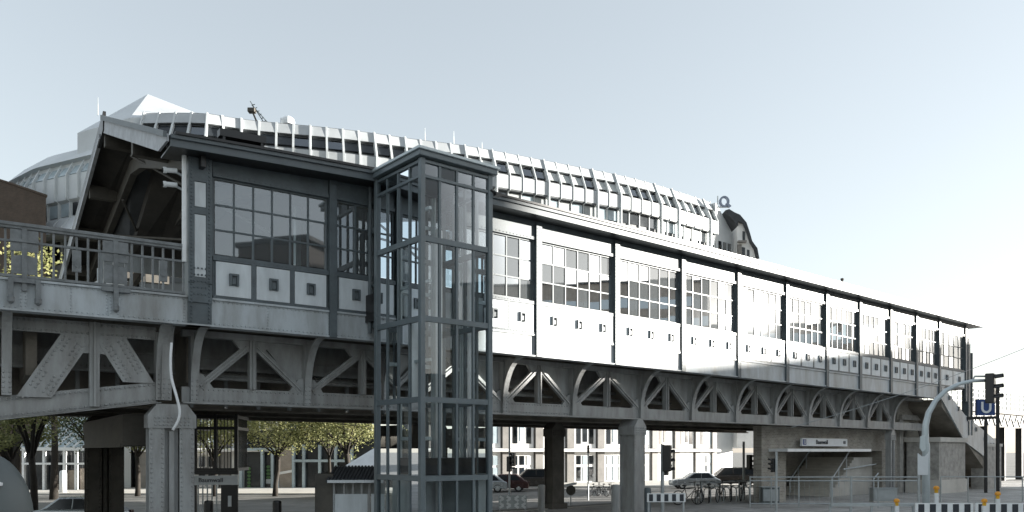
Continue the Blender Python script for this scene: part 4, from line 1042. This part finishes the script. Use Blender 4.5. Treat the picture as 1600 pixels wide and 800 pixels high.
# ================================================================== TREES
def tree(label, x, y, h, cr, leaf, seed, tr=.2, zc0=.55, n=7500, size=.17, flat=.75, group='trees behind the viaduct'):
    rnd = random.Random(seed); g = gz(x, y)
    t = thing('tree', label, 'tree', (x, y, g), group)
    m = MB(); base = Vector((x, y, g)); fork = base + Vector((rnd.uniform(-.3, .3), rnd.uniform(-.3, .3), h * .34))
    m.tube([base, base + Vector((.03, .02, h * .1)), base.lerp(fork, .6) + Vector((.08, 0, 0)), fork], [tr * 1.25, tr, tr * .88, tr * .8], 10)
    tips = []
    nl = 7
    for k in range(nl):
        a = 2 * math.pi * k / nl + rnd.uniform(-.4, .4); rr = cr * rnd.uniform(.5, .85); zz = h * rnd.uniform(.5, .88)
        st_ = base.lerp(fork, rnd.uniform(.8, 1.0)); e = Vector((x + rr * math.cos(a), y + rr * math.sin(a), g + zz)); mid = st_.lerp(e, .5) + Vector((0, 0, rnd.uniform(.1, .6)))
        m.tube([st_, st_.lerp(mid, .5) + Vector((0, 0, .1)), mid, e], [tr * .5, tr * .38, tr * .25, tr * .06], 7)
        tips += [e, mid]
        for j in range(3):
            p = mid.lerp(e, rnd.uniform(0, .8)); q = p + Vector((rnd.uniform(-1, 1), rnd.uniform(-1, 1), rnd.uniform(-.2, .9))).normalized() * cr * .45
            m.tube([p, p.lerp(q, .5) + Vector((0, 0, .08)), q], [tr * .16, tr * .1, tr * .03], 5); tips += [q, p.lerp(q, .6)]
    m.build('trunk', 'bark', t, smooth=True)
    c = MB(); ctr = Vector((x, y, g + h * .66)); clumps = []
    for q in tips: clumps.append((q, cr * rnd.uniform(.2, .4)))
    for k in range(26):
        d = Vector((rnd.gauss(0, 1), rnd.gauss(0, 1), rnd.gauss(0, 1))).normalized() * rnd.uniform(.45, 1)
        clumps.append((ctr + Vector((d.x * cr, d.y * cr, d.z * h * .33)), cr * rnd.uniform(.16, .34)))
    for k in range(n):
        q, r = clumps[rnd.randrange(len(clumps))]
        d = Vector((rnd.gauss(0, 1), rnd.gauss(0, 1), rnd.gauss(0, 1))).normalized() * (rnd.random() ** .45) * r; d.z *= flat
        p = q + d; u = Vector((rnd.gauss(0, 1), rnd.gauss(0, 1), rnd.gauss(0, .6))).normalized(); w = u.orthogonal().normalized(); s_ = size * rnd.uniform(.6, 1.3)
        c.add([p - u * s_ * .5, p + w * s_ * .3, p + u * s_ * .5, p - w * s_ * .3], [(0, 1, 2, 3)])
    me = c.build('crown', leaf, t)
    return t
tree('tall yellowing tree with thick black trunk at far left', xat(52, 37), 37, 9.5, 2.4, 'leaf1', 1, .17, n=4200, size=.17)
tree('leaning dark branched tree at the left picture edge', xat(4, 43), 43, 8.5, 2.6, 'leaf2', 2, .2)
tree('dull green tree behind the glass pavilion posts', xat(150, 60), 60, 9.5, 4.2, 'leaf3', 3, .2)
tree('thick dark trunked tree above the white parasol', xat(545, 58.5), 58.5, 10.5, 4.8, 'leaf1', 4, .23, n=9000, size=.17)
tree('thin many branched tree left of the thick dark trunk', xat(512, 60), 60, 9, 3.8, 'leaf2', 5, .13)
tree('yellow green tree above the shop front doors', xat(430, 60), 60, 9.5, 4.6, 'leaf1', 6, .17, n=9000, size=.17)
tree('pale yellow tree seen through the barred cage', xat(335, 60), 60, 9, 4.0, 'leaf1', 8, .17)
tree('olive tree behind the rear dark steel pier', xat(215, 60), 60, 9, 3.8, 'leaf2', 9, .17)

tree('tall bright yellow tree seen through the railing at far left', xat(84, 56), 56, 18.4, 5.0, 'leaf1', 11, .24, n=10000, size=.26)
tree('tall olive yellow tree behind the railing near the left picture edge', xat(24, 56), 56, 18.0, 4.4, 'leaf1', 12, .24, n=9000, size=.26)
# ================================================================== VEHICLES
def wheel(parent, x, y, r):
    m = MB(); m.lathe((x, y, r), [(r * .6, -.09), (r * .95, -.1), (r, -.06), (r, .06), (r * .95, .1), (r * .6, .09)], 18, axis='y'); w = m.build('wheel', 'rubber', parent)
    m = MB(); m.lathe((x, y, r), [(.02, -.105), (r * .58, -.095), (r * .6, -.08), (r * .6, .08), (r * .58, .095), (.02, .105)], 14, axis='y'); m.build('rim', 'chrome', w)
def car(label, x, y, rot, prof, roofp, glassp, L, wd, mat, wr=.33, wx=(.8, 3.4), group=None):
    t = thing('parked_car', label, 'car', (x, y, gz(x, y)), group, world=False, rotz=rot)
    Mx = lambda a, b_, c: (a - L / 2, b_, c)
    def taper(w0, w1, zmid):
        def f(a, b_, c):
            k = 1 if c < zmid else 1 - (c - zmid) * .22
            return (a - L / 2, b_ * k, c)
        return f
    T = taper(1, 1, .85)
    m = MB(); m.poly(T, prof, -wd / 2, wd / 2); m.poly(T, roofp, -wd / 2 + .04, wd / 2 - .04); m.build('body', mat, t, bevel=.06)
    m = MB()
    for s_ in (-1, 1):
        for gp in glassp:
            m = MB(); m.poly(T, gp, s_ * (wd / 2 - .04), s_ * (wd / 2 - .015)); m.build('side_window', 'carglass', t)
    fr = [p for p in roofp]
    m = MB(); (xa, za), (xb, zb) = fr[-1], fr[-2]
    m.add([(xa + .06 - L / 2 + .03, -wd * .4, za + .04), (xa + .06 - L / 2 + .03, wd * .4, za + .04), (xb - L / 2 + .05, wd * .36, zb - .05), (xb - L / 2 + .05, -wd * .36, zb - .05)], [(0, 1, 2, 3)]); m.build('windscreen', 'carglass', t)
    for xx in wx:
        for s_ in (-1, 1): wheel(t, xx - L / 2, s_ * (wd / 2 - .1), wr)
    for s_ in (-1, 1):
        m = MB(); m.box(ID, L / 2 - .12, L / 2 + .015, s_ * wd * .36 - .16, s_ * wd * .36 + .16, .62, .76); m.build('headlight', 'white', t, bevel=.02)
        m = MB(); m.box(ID, -L / 2 - .015, -L / 2 + .1, s_ * wd * .38 - .12, s_ * wd * .38 + .12, .68, .85); m.build('tail_light', 'red', t, bevel=.02)
    return t
sedan = [(0, .3), (4.2, .3), (4.25, .55), (4.15, .78), (3.1, .92), (.35, .95), (.02, .8)]
sroof = [(.35, .93), (.95, 1.42), (2.1, 1.46), (3.1, .9)]
sroof = [(3.15, .9), (2.35, 1.42), (1.0, 1.44), (.3, .92)]
sg_ = [[(2.85, .95), (2.3, 1.35), (1.75, 1.37), (1.75, .96)], [(1.68, .96), (1.68, 1.37), (1.05, 1.36), (.65, .97)]]
vprof = [(0, .32), (4.7, .32), (4.75, .6), (4.62, .95), (3.75, 1.1), (.1, 1.12), (0, .9)]
vroof = [(3.75, 1.08), (3.0, 1.78), (.35, 1.82), (.1, 1.1)]
vg = [[(3.45, 1.15), (2.9, 1.68), (2.3, 1.7), (2.3, 1.16)], [(2.2, 1.16), (2.2, 1.7), (1.3, 1.71), (1.3, 1.16)], [(1.2, 1.16), (1.2, 1.71), (.5, 1.71), (.4, 1.16)]]
car('dark brown people carrier parked side on beneath the white offices', xat(834, 70), 70, R(184), vprof, vroof, vg, 4.75, 1.85, 'carbrown', .34, (.9, 3.8))
car('small dark red car parked left of the brown people carrier', xat(786, 67), 67, R(176), sedan, sroof, sg_, 4.25, 1.7, 'red')
car('silver car low at the left behind the steel piers', xat(118, 34), 34, R(172), sedan, sroof, sg_, 4.25, 1.7, 'carsilver')
car('silver hatchback parked far off between the sunlit pier and the signal', xat(1085, 72), 72, R(182), sedan, sroof, sg_, 4.25, 1.7, 'carsilver')
car('dark people carrier parked far off left of the abutment', xat(1140, 76), 76, R(180), vprof, vroof, vg, 4.75, 1.85, 'carbrown', .34, (.9, 3.8))
car('silver car half hidden behind the lift tower', xat(752, 66), 66, R(180), sedan, sroof, sg_, 4.25, 1.7, 'carsilver')

# bicycles
def bicycle(label, x, y, rot):
    t = thing('bicycle', label, 'bicycle', (x, y, gz(x, y) + .012), 'bicycles in the rack', world=False, rotz=rot)
    for xx in (-.52, .52):
        m = MB(); m.torus((xx, 0, .34), .32, .022, 'y', 22, 6); w = m.build('wheel', 'rubber', t)
        m = MB()
        for k in range(8):
            a = math.pi * k / 8; m.tube([(xx - .31 * math.cos(a), 0, .34 - .31 * math.sin(a)), (xx + .31 * math.cos(a), 0, .34 + .31 * math.sin(a))], .004, 4)
        m.tube([(xx, -.05, .34), (xx, .05, .34)], .025, 8); m.build('spokes', 'chrome', w)
    m = MB()
    for p, q in (((-.52, 0, .34), (-.05, 0, .32)), ((-.05, 0, .32), (.38, 0, .72)), ((-.05, 0, .32), (-.18, 0, .85)), ((-.16, 0, .76), (.36, 0, .8)), ((-.52, 0, .34), (-.16, 0, .76)), ((.52, 0, .34), (.34, 0, .95))): m.tube([p, q], .018, 6)
    m.build('frame', 'black', t)
    m = MB(); m.tube([(.34, 0, .95), (.33, 0, 1.02)], .018, 6); m.tube([(.22, -.28, 1.03), (.34, -.12, 1.03), (.34, .12, 1.03), (.22, .28, 1.03)], .015, 6); m.build('handlebar', 'black', t)
    m = MB(); m.lathe((-.2, 0, .88), [(.02, -.03), (.11, 0), (.1, .04), (.03, .06)], 10); m.build('saddle', 'black', t)
    return t
bk = bicycle('black bicycle leaning at the left end of the cycle stand row', xat(1075, 38), 38, R(20))
for i, (px, Y, rt, lab) in enumerate(((1092, 38.6, 65, 'black bicycle second from the left in the stand row'), (1108, 39.5, 75, 'black bicycle third from the left, turned towards the street'), (1126, 40, 60, 'black bicycle in the middle of the stand row'), (1142, 40.6, 72, 'black bicycle second from the right in the stand row'), (1160, 41.2, 66, 'black bicycle at the right end of the stand row near abutment'))):
    x = xat(px, Y); dup(bk, (x, Y, gz(x, Y) + .012), R(rt), lab)
for k, (px, rt, lab) in enumerate(((930, 40, 'dark bicycle parked across the road, left of three'), (941, 120, 'dark bicycle parked across the road, middle of three'), (953, 70, 'dark bicycle parked across the road, right of three'))):
    x = xat(px, 60); dup(bk, (x, 60, gz(x, 60)), R(rt), lab, 'bicycles across the road')
rk = thing('cycle_rack', 'long galvanised rail with hoops holding the bicycles', 'cycle rack', (xat(1130, 40.4), 40.4, 0))
m = MB(); m.tube([(xat(1095, 39.5), 39.5, 1.0), (xat(1186, 42), 42, 1.0)], .05, 8)
for px, Y in ((1096, 39.5), (1125, 40.3), (1155, 41.2), (1184, 42)): m.tube([(xat(px, Y), Y, gz(xat(px, Y), Y)), (xat(px, Y), Y, 1.0)], .04, 8)
m.build('rail', 'galv', rk)
m = MB()
for k in range(9):
    t = (k + .5) / 9; Y = 39.5 + 2.5 * t; x = xat(1095 + 91 * t, Y); g = 0
    m.tube([(x - .25, Y + .3, g)] + [(x - .25 * math.cos(a * math.pi / 6), Y + .3 - .6 * a / 6, g + .55 + .25 * math.sin(a * math.pi / 6)) for a in range(7)] + [(x + .25, Y - .3, g)], .025, 6)
m.build('hoops', 'galv', rk)

# ================================================================== STREET FURNITURE
def signal_head(parent, M, a, b_, z, s_=1.0, n=3, name='signal_head'):
    m = MB(); h = .32 * s_
    m.box(M, a - .15 * s_, a + .15 * s_, b_ - .13 * s_, b_ + .13 * s_, z - n * h / 2, z + n * h / 2); hd = m.build(name, 'black', parent, bevel=.03 * s_)
    for k in range(n):
        zz = z + (n - 1) * h / 2 - k * h
        m = MB(); nn = 10
        ring0 = [M(a + .125 * s_ * math.cos(math.pi * j / nn), b_ - .13 * s_, zz + .125 * s_ * math.sin(math.pi * j / nn)) for j in range(nn + 1)]
        ring1 = [M(a + .135 * s_ * math.cos(math.pi * j / nn), b_ - .36 * s_, zz + .03 + .115 * s_ * math.sin(math.pi * j / nn)) for j in range(nn + 1)]
        m.add(ring0 + ring1, [(j, j + 1, nn + 2 + j, nn + 1 + j) for j in range(nn)]); m.build('visor', 'black', hd)
        m = MB(); m.add([M(a + .11 * s_ * math.cos(2 * math.pi * j / 12), b_ - .135 * s_, zz + .11 * s_ * math.sin(2 * math.pi * j / 12)) for j in range(12)], [tuple(range(12))]); m.build('lens', 'darkwin', hd)
    return hd
mast = thing('arched_signal_mast', 'tall pale arched mast with black traffic signal over the road at right', 'traffic light', (xat(1447, 26), 26, 0))
Ym = 26; g0 = at(1447, 705, Ym)[0]
pts = [(g0, Ym, 0), (xat(1447, Ym), Ym, CZ + .2), at(1445.5, 690, Ym), at(1446, 665, Ym), at(1451, 645, Ym), at(1462, 626, Ym), at(1478, 610, Ym), at(1498, 600, Ym), at(1520, 595, Ym), at(1540, 594.5, Ym)]
m = MB(); m.tube(pts, [.12, .115, .11, .1, .09, .08, .07, .06, .055, .05], 12); m.build('mast', 'liftlight', mast, smooth=True)
A = straight(xat(1546, Ym), Ym - .05, R(48)); Am = lambda a, b_, z: A(a, b_, CZ + z)
signal_head(mast, Am, 0, 0, (705 - 607) / F * Ym, .98)
m = MB(); x, y, z = at(1521, 588, Ym); m.tube([at(1520, 594, Ym), at(1523, 588, Ym), at(1540, 588, Ym)], .03, 6); m.build('bracket', 'galv', mast)
m = MB(); A2 = straight(xat(1440, Ym - .2), Ym - .22, R(-10))
P2 = lambda a, b_, c: (xat(a, Ym - .2), Ym - .2 + b_, CZ + (705 - c) / F * (Ym - .2))
m.poly(P2, [(1433, 708), (1439, 713), (1445, 713), (1452, 704), (1449, 716), (1449, 742), (1433, 742)], -.06, -.02); m.build('sign_plate', 'signgrey', mast)
m = MB(); m.poly(P2, [(1437, 682), (1444, 680), (1445, 702), (1440, 706), (1436, 700)], -.06, -.02); m.build('sign_plate', 'liftlight', mast)
m = MB(); n = 16; m.poly(P2, [(1453 + 6.5 * math.cos(2 * math.pi * k / n), 738 + 9 * math.sin(2 * math.pi * k / n)) for k in range(n)], .3, .33); m.build('round_sign', 'galv', mast)
m = MB(); m.poly(P2, [(1434, 742), (1437, 742), (1437, 790), (1434, 790)], -.03, .03); m.build('side_post', 'galv', mast)

def pole_signal(label, px, Y, yt, heads, r=.05):
    x = xat(px, Y); t = thing('traffic_signal', label, 'traffic light', (x, Y, gz(x, Y)), 'traffic signals on posts')
    m = MB(); m.tube([(x, Y, gz(x, Y)), (x, Y, CZ + (705 - yt) / F * Y)], r, 10); m.build('post', 'galv', t)
    for (o, py, rt, s_) in heads:
        A = straight(x, Y, R(rt)); Ah = lambda a, b_, z: A(a, b_, CZ + z)
        signal_head(t, Ah, o, -.05, (705 - py) / F * Y, s_)
    return t
pole_signal('traffic signal with two big dark heads back to back under hall', 1035, 31, 694, ((-.16, 716, 160, 1.05), (.22, 722, 70, 1.05)), .07)
pole_signal('slim traffic signal post before the stair entrance', 1213, 31, 706, ((-.12, 727, -70, .55),), .045)
pole_signal('slim signal post with clustered dark heads right of lift', 796, 52, 664, ((-.1, 725, 60, 1.0), (.3, 718, -30, .9)), .06)
pole_signal('distant signal with dark head before the white offices', 1162, 48, 690, ((-.4, 722, 120, .9),), .07)
pole_signal('small signal mast beside the dark rear pier', 919, 55, 695, ((0, 702, 0, .5),), .05)
# street lamp-like thin pole by van
def barrier(label, px0, px1, Y, h, n, group, kindm='mast'):
    x0, x1 = xat(px0, Y), xat(px1, Y); g = gz(x0, Y)
    t = thing('road_barrier', label, 'barrier', ((x0 + x1) / 2, Y, g), group)
    m = MB(); A = lambda a, b_, c: (x0 + a, Y + b_, g + c); w = x1 - x0
    m.box(A, 0, w, -.02, .02, h - .32, h - .02); m.build('board', 'white', t)
    for k in range(n):
        q = MB(); c = w * (k + .5) / n; d = w / n * .26; q.box(A, c - d, c + d, -.026, -.02, h - .29, h - .05); q.build('stripe', 'text', t)
    for a in (.06, w - .06):
        m = MB(); m.box(A, a - .03, a + .03, .021, .07, 0, h); m.build('leg', 'galv', t)
    m = MB(); m.box(A, 0, w, .021, .05, .25, .32); m.build('rail', 'galv', t)
    for a in (.06, w - .06):
        m = MB(); m.box(A, a - .1, a + .1, -.35, .4, 0, .08); m.build('foot', 'rubber', t)
    return t
barrier('black and white road barrier under the arched mast, left half', 1430, 1520, 24, 1.0, 5, 'striped barriers')
barrier('black and white road barrier at the right picture edge', 1524, 1612, 24, 1.0, 5, 'striped barriers')
barrier('black and white barrier below the double headed signal', 1011, 1071, 28, 1.08, 5, 'striped barriers')
def chevron_board(label, px0, px1, Y, y0, y1):
    x0, x1 = xat(px0, Y), xat(px1, Y); g = gz(x0, Y); t = thing('chevron_barrier', label, 'barrier', ((x0 + x1) / 2, Y, g))
    z0, z1 = CZ + (705 - y1) / F * Y, CZ + (705 - y0) / F * Y
    A = lambda a, b_, c: (x0 + a, Y + b_, c); w = x1 - x0
    m = MB(); m.box(A, 0, w, 0, .03, z0, z1); m.build('board', 'galv', t)
    for k in range(4):
        q = MB(); c = w * (k + .5) / 4; zz = z0
        for (zl_, zh_) in ((z0 + .02, (z0 + z1) / 2 - .02), ((z0 + z1) / 2 + .02, z1 - .02)):
            zm = (zl_ + zh_) / 2; sgn = 1 if k < 2 else -1
            q.bar(A, (c - sgn * .1, zl_ + .02), (c + sgn * .06, zm), .1, -.008, -.001); q.bar(A, (c + sgn * .06, zm), (c - sgn * .1, zh_ - .02), .1, -.012, -.009)
        q.build('chevron', 'white', t)
    for a in (.05, w - .05):
        m = MB(); m.tube([A(a, .05, g), A(a, .05, z1)], .03, 6); m.build('leg', 'galv', t)
    return t
chevron_board('grey chevron barrier on the road right of lift base', 779, 823, 34, 774, 795)
# warning lamps on posts
def warning(label, px, Y, ytop, ybot, tilt=0):
    x = xat(px, Y); zt = CZ + (705 - ytop) / F * Y; zb = gz(x, Y)
    t = thing('warning_lamp', label, 'warning lamp', (x, Y, zb), 'yellow warning lamps')
    s_ = 7.5 / F * Y
    m = MB(); m.tube([(x, Y, zb), (x, Y, zt - s_ * 1.3)], .03, 8); m.box(ID, x - .06, x + .06, Y - .04, Y + .04, zb + .1, zt - s_ * 1.5); m.build('post', 'white', t)
    m = MB(); m.lathe((x, Y, zt - s_ * 1.5), [(s_ * .35, 0), (s_ * .4, s_ * .6), (s_ * .2, s_ * .7)], 12); m.build('battery_case', 'yellow', t)
    m = MB(); m.lathe((x, Y, zt - s_ * .75), [(s_ * .25, -s_ * .06), (s_ * .55, 0), (s_ * .58, s_ * .3), (s_ * .5, s_ * .6), (s_ * .2, s_ * .75)], 14); m.build('lamp_head', 'orange', t)
warning('yellow warning lamp left of the arched mast', 1401, 25, 779, 800)
warning('slim yellow warning lamp just right of arched mast', 1463, 28, 759, 790)
warning('yellow warning lamp on the striped barrier, third from left', 1538, 23.6, 779, 800)
warning('slim yellow warning lamp nearest the right picture edge', 1559, 28, 768, 792)
# bollards
def bollard(label, px, Y, yt, r, mat='frame'):
    x = xat(px, Y); g = gz(x, Y); h = CZ + (705 - yt) / F * Y - g
    b = MB(); b.lathe((x, Y, g), [(r * 1.15, 0), (r * 1.15, .08), (r, .1), (r, h - .06), (r * .9, h - .015), (r * .5, h)], 14)
    tag(b.build('bollard', mat, smooth=False), label, 'bollard', 'bollards by the road')
bollard('dark bollard left of the pair before the shop front', 326, 24, 782, .13, 'black'); bollard('dark bollard nearest the kiosk hut', 433, 24, 782, .13, 'black')
bollard('round grey bollard left of the dark rear pier', 846, 33, 757, .14, 'truss'); bollard('round grey bollard left of pale sunlit pier', 962, 31, 757, .17, 'truss'); bollard('dark grey bollard right of the pale sunlit pier', 1012, 31, 762, .13, 'frame')
# round sign stand near dark pier
rs = thing('round_road_sign', 'dark round road sign with chevron plate beside the rear pier', 'sign', (xat(892, 40), 40, gz(xat(892, 40), 40)))
Yr = 40; Pr = PX(Yr)
m = MB(); m.poly(Pr, [(892 + 7.5 * math.cos(2 * math.pi * k / 16), 766 + 8 * math.sin(2 * math.pi * k / 16)) for k in range(16)], 0, .04); m.build('disc', 'rust', rs)
m = MB(); m.poly(Pr, [(881, 757), (901, 753), (901, 757), (881, 761)], -.03, -.005); m.build('plate', 'white', rs)
x = xat(892, Yr); m = MB(); m.tube([(x, Yr + .07, gz(x, Yr)), (x, Yr + .07, CZ + (705 - 755) / F * Yr)], .03, 8); m.build('post', 'galv', rs)
# fence before the abutment
fn = thing('mesh_fence', 'pale galvanised mesh fence in front of the brick abutment', 'fence', (xat(1300, 36), 36, 0))
x0, x1 = xat(1172, 36), xat(1436, 36); A = lambda a, b_, c: (x0 + a, 36 + b_, c); w = x1 - x0
for z in (1.36, 1.2, .2):
    m = MB(); m.tube([A(0, 0, z), A(w, 0, z)], .028, 8); m.build('rail', 'galv', fn)
for px in (1172, 1205, 1248, 1300, 1330, 1372, 1436):
    a = xat(px, 36) - x0; m = MB(); m.tube([A(a, 0, 0), A(a, 0, 1.4)], .05 if px in (1300, 1330) else .03, 8); m.build('post', 'galv', fn)
m = MB()
for a in frange(0, w, .22): m.tube([A(a, .03, .2), A(a, .03, 1.2)], .006, 4)
m.build('mesh', 'galv', fn)
x0f, x1f = xat(1470, 40), xat(1640, 40)
b = MB()
for z in (1.25,): b.tube([(x0f, 40, z), (x1f, 40, z)], .025, 6)
for k in range(5): xx = x0f + (x1f - x0f) * k / 4; b.tube([(xx, 40, 0), (xx, 40, 1.25)], .03, 6)
tag(b.build('guard_rail', 'galv'), 'thin guard rail in front of the corner pier at right', 'railing')
b = MB(); x0g, x1g = xat(1298, 25), xat(1428, 25)
b.box(ID, x0g, x1g, 24.98, 25.03, .82, .9); b.box(ID, x0g, x1g, 24.98, 25.03, .45, .52)
for k in range(5): xx = x0g + (x1g - x0g) * k / 4; b.box(ID, xx - .03, xx + .03, 25.03, 25.08, 0, .88)
tag(b.build('barrier_rail', 'galv'), 'low grey barrier rail at the bottom edge left of the arched mast', 'barrier')
# utility cabinets
def cabinet(label, px0, px1, Y, yt):
    x0, x1 = xat(px0, Y), xat(px1, Y); h = CZ + (705 - yt) / F * Y; t = thing('utility_cabinet', label, 'cabinet', ((x0 + x1) / 2, Y, 0), 'cabinets at the abutment')
    m = MB(); m.box(ID, x0, x1, Y, Y + .5, .06, h); m.build('case', 'igloo' if px0 < 1300 else 'galv', t, bevel=.02)
    m = MB(); m.box(ID, x0 - .03, x1 + .03, Y - .03, Y + .53, h + .002, h + .05); m.build('lid', 'galv', t, bevel=.01)
    m = MB(); m.box(ID, x0 + .05, x1 - .05, Y - .012, Y - .002, .15, h - .08); m.build('door', 'galv', t)
    m = MB(); m.box(ID, x0 - .01, x1 + .01, Y - .01, Y + .51, 0, .058); m.build('plinth', 'concrete', t)
cabinet('low grey cabinet left of the stair entrance', 1191, 1218, 38.5, 762)
cabinet('wide grey cabinet at the foot of the slender twin pier', 1365, 1402, 40, 764)
b = MB(); x, y, z = at(1421, 763, 44.0)
for px, py in ((1421, 759.5), (1457, 755.5)):
    s_ = s_of(px, AD - .2); x, y, z = HA(s_, AD - .2, 0); zz = CZ + (705 - py) / F * y
    q = MB(); q.box(HA, s_ - .2, s_ + .2, AD - .2, AD - .16, zz - .08, zz + .08); q.box(HA, s_ - .02, s_ + .02, AD - .16, AD, zz - .02, zz + .02); tag(q.build('wall_plate', 'white'), 'small white plate on brick abutment, %s' % ('left one' if px < 1440 else 'right one'), 'plate', 'white plates on the abutment')
# span wires
b = MB(); p, q = Vector(at(1236, 668, 38)), Vector(at(1640, 528, 38)); b.tube([p.lerp(q, t / 12) + Vector((0, 0, -.9 * (t / 12) * (1 - t / 12))) for t in range(13)], .014, 5); tag(b.build('span_wire', 'galv'), 'thin span wire rising across the east end of the hall', 'wire')
wp = MB(); x, y, z = q; wp.tube([(x, y, 0), (x, y, z + .5)], [.14, .09], 10); tag(wp.build('wire_pole', 'galv'), 'steel pole at right carrying the span wire', 'pole')
# grey domed container bottom left
ig = thing('domed_container', 'grey domed recycling container with pale sticker at bottom left', 'container', (xat(-22, 12), 12, 0))
xi, yi = xat(-24, 12), 12
m = MB(); prof = []
rr = (43 + 24) / F * 12
for k in range(13):
    t = k / 12 * math.pi / 2; prof.append((max(.02, rr * math.cos(t)), 1.45 + (CZ - .02 - 1.45) * math.sin(t)))
m.lathe((xi, yi, 0), [(rr * .8, 0), (rr * .9, .25), (rr * .98, .9), (rr, 1.2)] + prof, 36); sh = m.build('shell', 'igloo', ig, smooth=True)
m = MB()
th0 = math.atan2(-yi, -xi)
def onshell(a, z, e=.012): return (xi + (rr + e) * math.cos(th0 + a), yi + (rr + e) * math.sin(th0 + a), z)
def shell_patch(name, a0, a1, z0, z1, mat, par):
    m = MB()
    for k in range(5):
        u0, u1 = a0 + (a1 - a0) * k / 5, a0 + (a1 - a0) * (k + 1) / 5; m.add([onshell(u0, z0), onshell(u1, z0), onshell(u1, z1), onshell(u0, z1)], [(0, 1, 2, 3)])
    m.build(name, mat, par)
shell_patch('sticker', .5, .9, 1.28, 1.5, 'sticker', ig)
m = MB(); z_ = 2.02; r2 = rr * math.cos(math.asin((z_ - 1.45) / (CZ - .02 - 1.45))); m.lathe((xi + r2 * math.cos(th0 + .25), yi + r2 * math.sin(th0 + .25), z_), [(.02, -.02), (.09, -.01), (.09, .03), (.03, .05)], 10); m.build('filler_cap', 'white', ig)

# ================================================================== off-frame blocks added to cast shade or darken reflections, and the reflected quay building
def block(name, label, x0, x1, y0, y1, h, mat):
    t = thing(name, label, 'building', ((x0 + x1) / 2, (y0 + y1) / 2, 0))
    m = MB(); m.box(ID, x0, x1, y0, y1, -.5, h); m.build('wall', mat, t)
    m = MB(); m.box(ID, x0 - .3, x1 + .3, y0 - .3, y1 + .3, h + .003, h + .4); m.build('roof', 'roof', t)
    z = 1.2
    while z < h - 2:
        w = MB(); yy = y0 + 1
        w.box(ID, x0 - .05, x0 + .05, y0 + 1, y1 - 1, z, z + 1.7); w.build('window_band', 'officeglass', t); z += 3.3
block('shade_block', 'unseen tall brick block added right of the frame to shade the west hall', 120, 138, -12, 45.0, 32.2, 'bricktan')  # unseen, added to keep the west end and lift out of the sun
block('quay_building', 'dark quay building standing behind the camera at right', 42, 52, -15.5, -6, 22, 'brickred')
block('reflection_block', 'unseen low block added behind the camera at right to darken lift glass reflections', 120, 134, -130, -12.6, 16, 'bricktan')  # unseen, added so the lift glass mirrors a dark mass instead of bright sky
block('shade_annex', 'unseen low brick block added right of the frame to shade the trusses', 120, 136, 45.6, 71, 24.0, 'bricktan')  # unseen, sized to throw shade over the lower girder and trusses

# ================================================================== LIGHT, SKY, CAMERA
S = Vector((1.028, .165, .168)).normalized()
el = math.asin(S.z); az = math.atan2(S.x, S.y)
wd = bpy.data.worlds.new('World'); sc.world = wd; wd.use_nodes = True
nt = wd.node_tree; nt.nodes.clear()
out = nt.nodes.new('ShaderNodeOutputWorld'); bg = nt.nodes.new('ShaderNodeBackground'); sky = nt.nodes.new('ShaderNodeTexSky')
sky.sky_type = 'NISHITA'; sky.sun_disc = False; sky.sun_elevation = el; sky.sun_rotation = az
sky.air_density = 1.0; sky.dust_density = .8; sky.ozone_density = 1.5
hs = nt.nodes.new('ShaderNodeHueSaturation'); hs.inputs['Saturation'].default_value = .56; hs.inputs['Hue'].default_value = .49
nt.links.new(sky.outputs[0], hs.inputs['Color']); gm = nt.nodes.new('ShaderNodeGamma'); gm.inputs['Gamma'].default_value = .6
nt.links.new(hs.outputs[0], gm.inputs['Color']); nt.links.new(gm.outputs[0], bg.inputs['Color']); bg.inputs['Strength'].default_value = .068
nt.links.new(bg.outputs[0], out.inputs['Surface'])
sl = bpy.data.lights.new('sun', 'SUN'); sl.energy = 2.8; sl.angle = R(.5); sl.color = (1, .95, .87)
so = bpy.data.objects.new('sun', sl); COL.objects.link(so); so.rotation_euler = S.to_track_quat('Z', 'Y').to_euler(); so.location = (30, 0, 30)
cd = bpy.data.cameras.new('camera'); co = bpy.data.objects.new('camera', cd); COL.objects.link(co)
co.location = (0, 0, CZ); co.rotation_euler = (R(90), 0, 0)
cd.sensor_width = 36; cd.lens = 36 * F / 1600; cd.shift_y = (705 - 400) / 1600; cd.clip_end = 4000; cd.clip_start = .1
sc.camera = co
sc.view_settings.view_transform = 'Standard'; sc.view_settings.look = 'None'; sc.view_settings.exposure = 2.85; sc.view_settings.gamma = 1
sc.cycles.max_bounces = 8; sc.cycles.transparent_max_bounces = 24; sc.cycles.caustics_reflective = False; sc.cycles.caustics_refractive = False; sc.cycles.sample_clamp_indirect = 4
for o in bpy.data.objects:
    if '_origin' in o: del o['_origin']
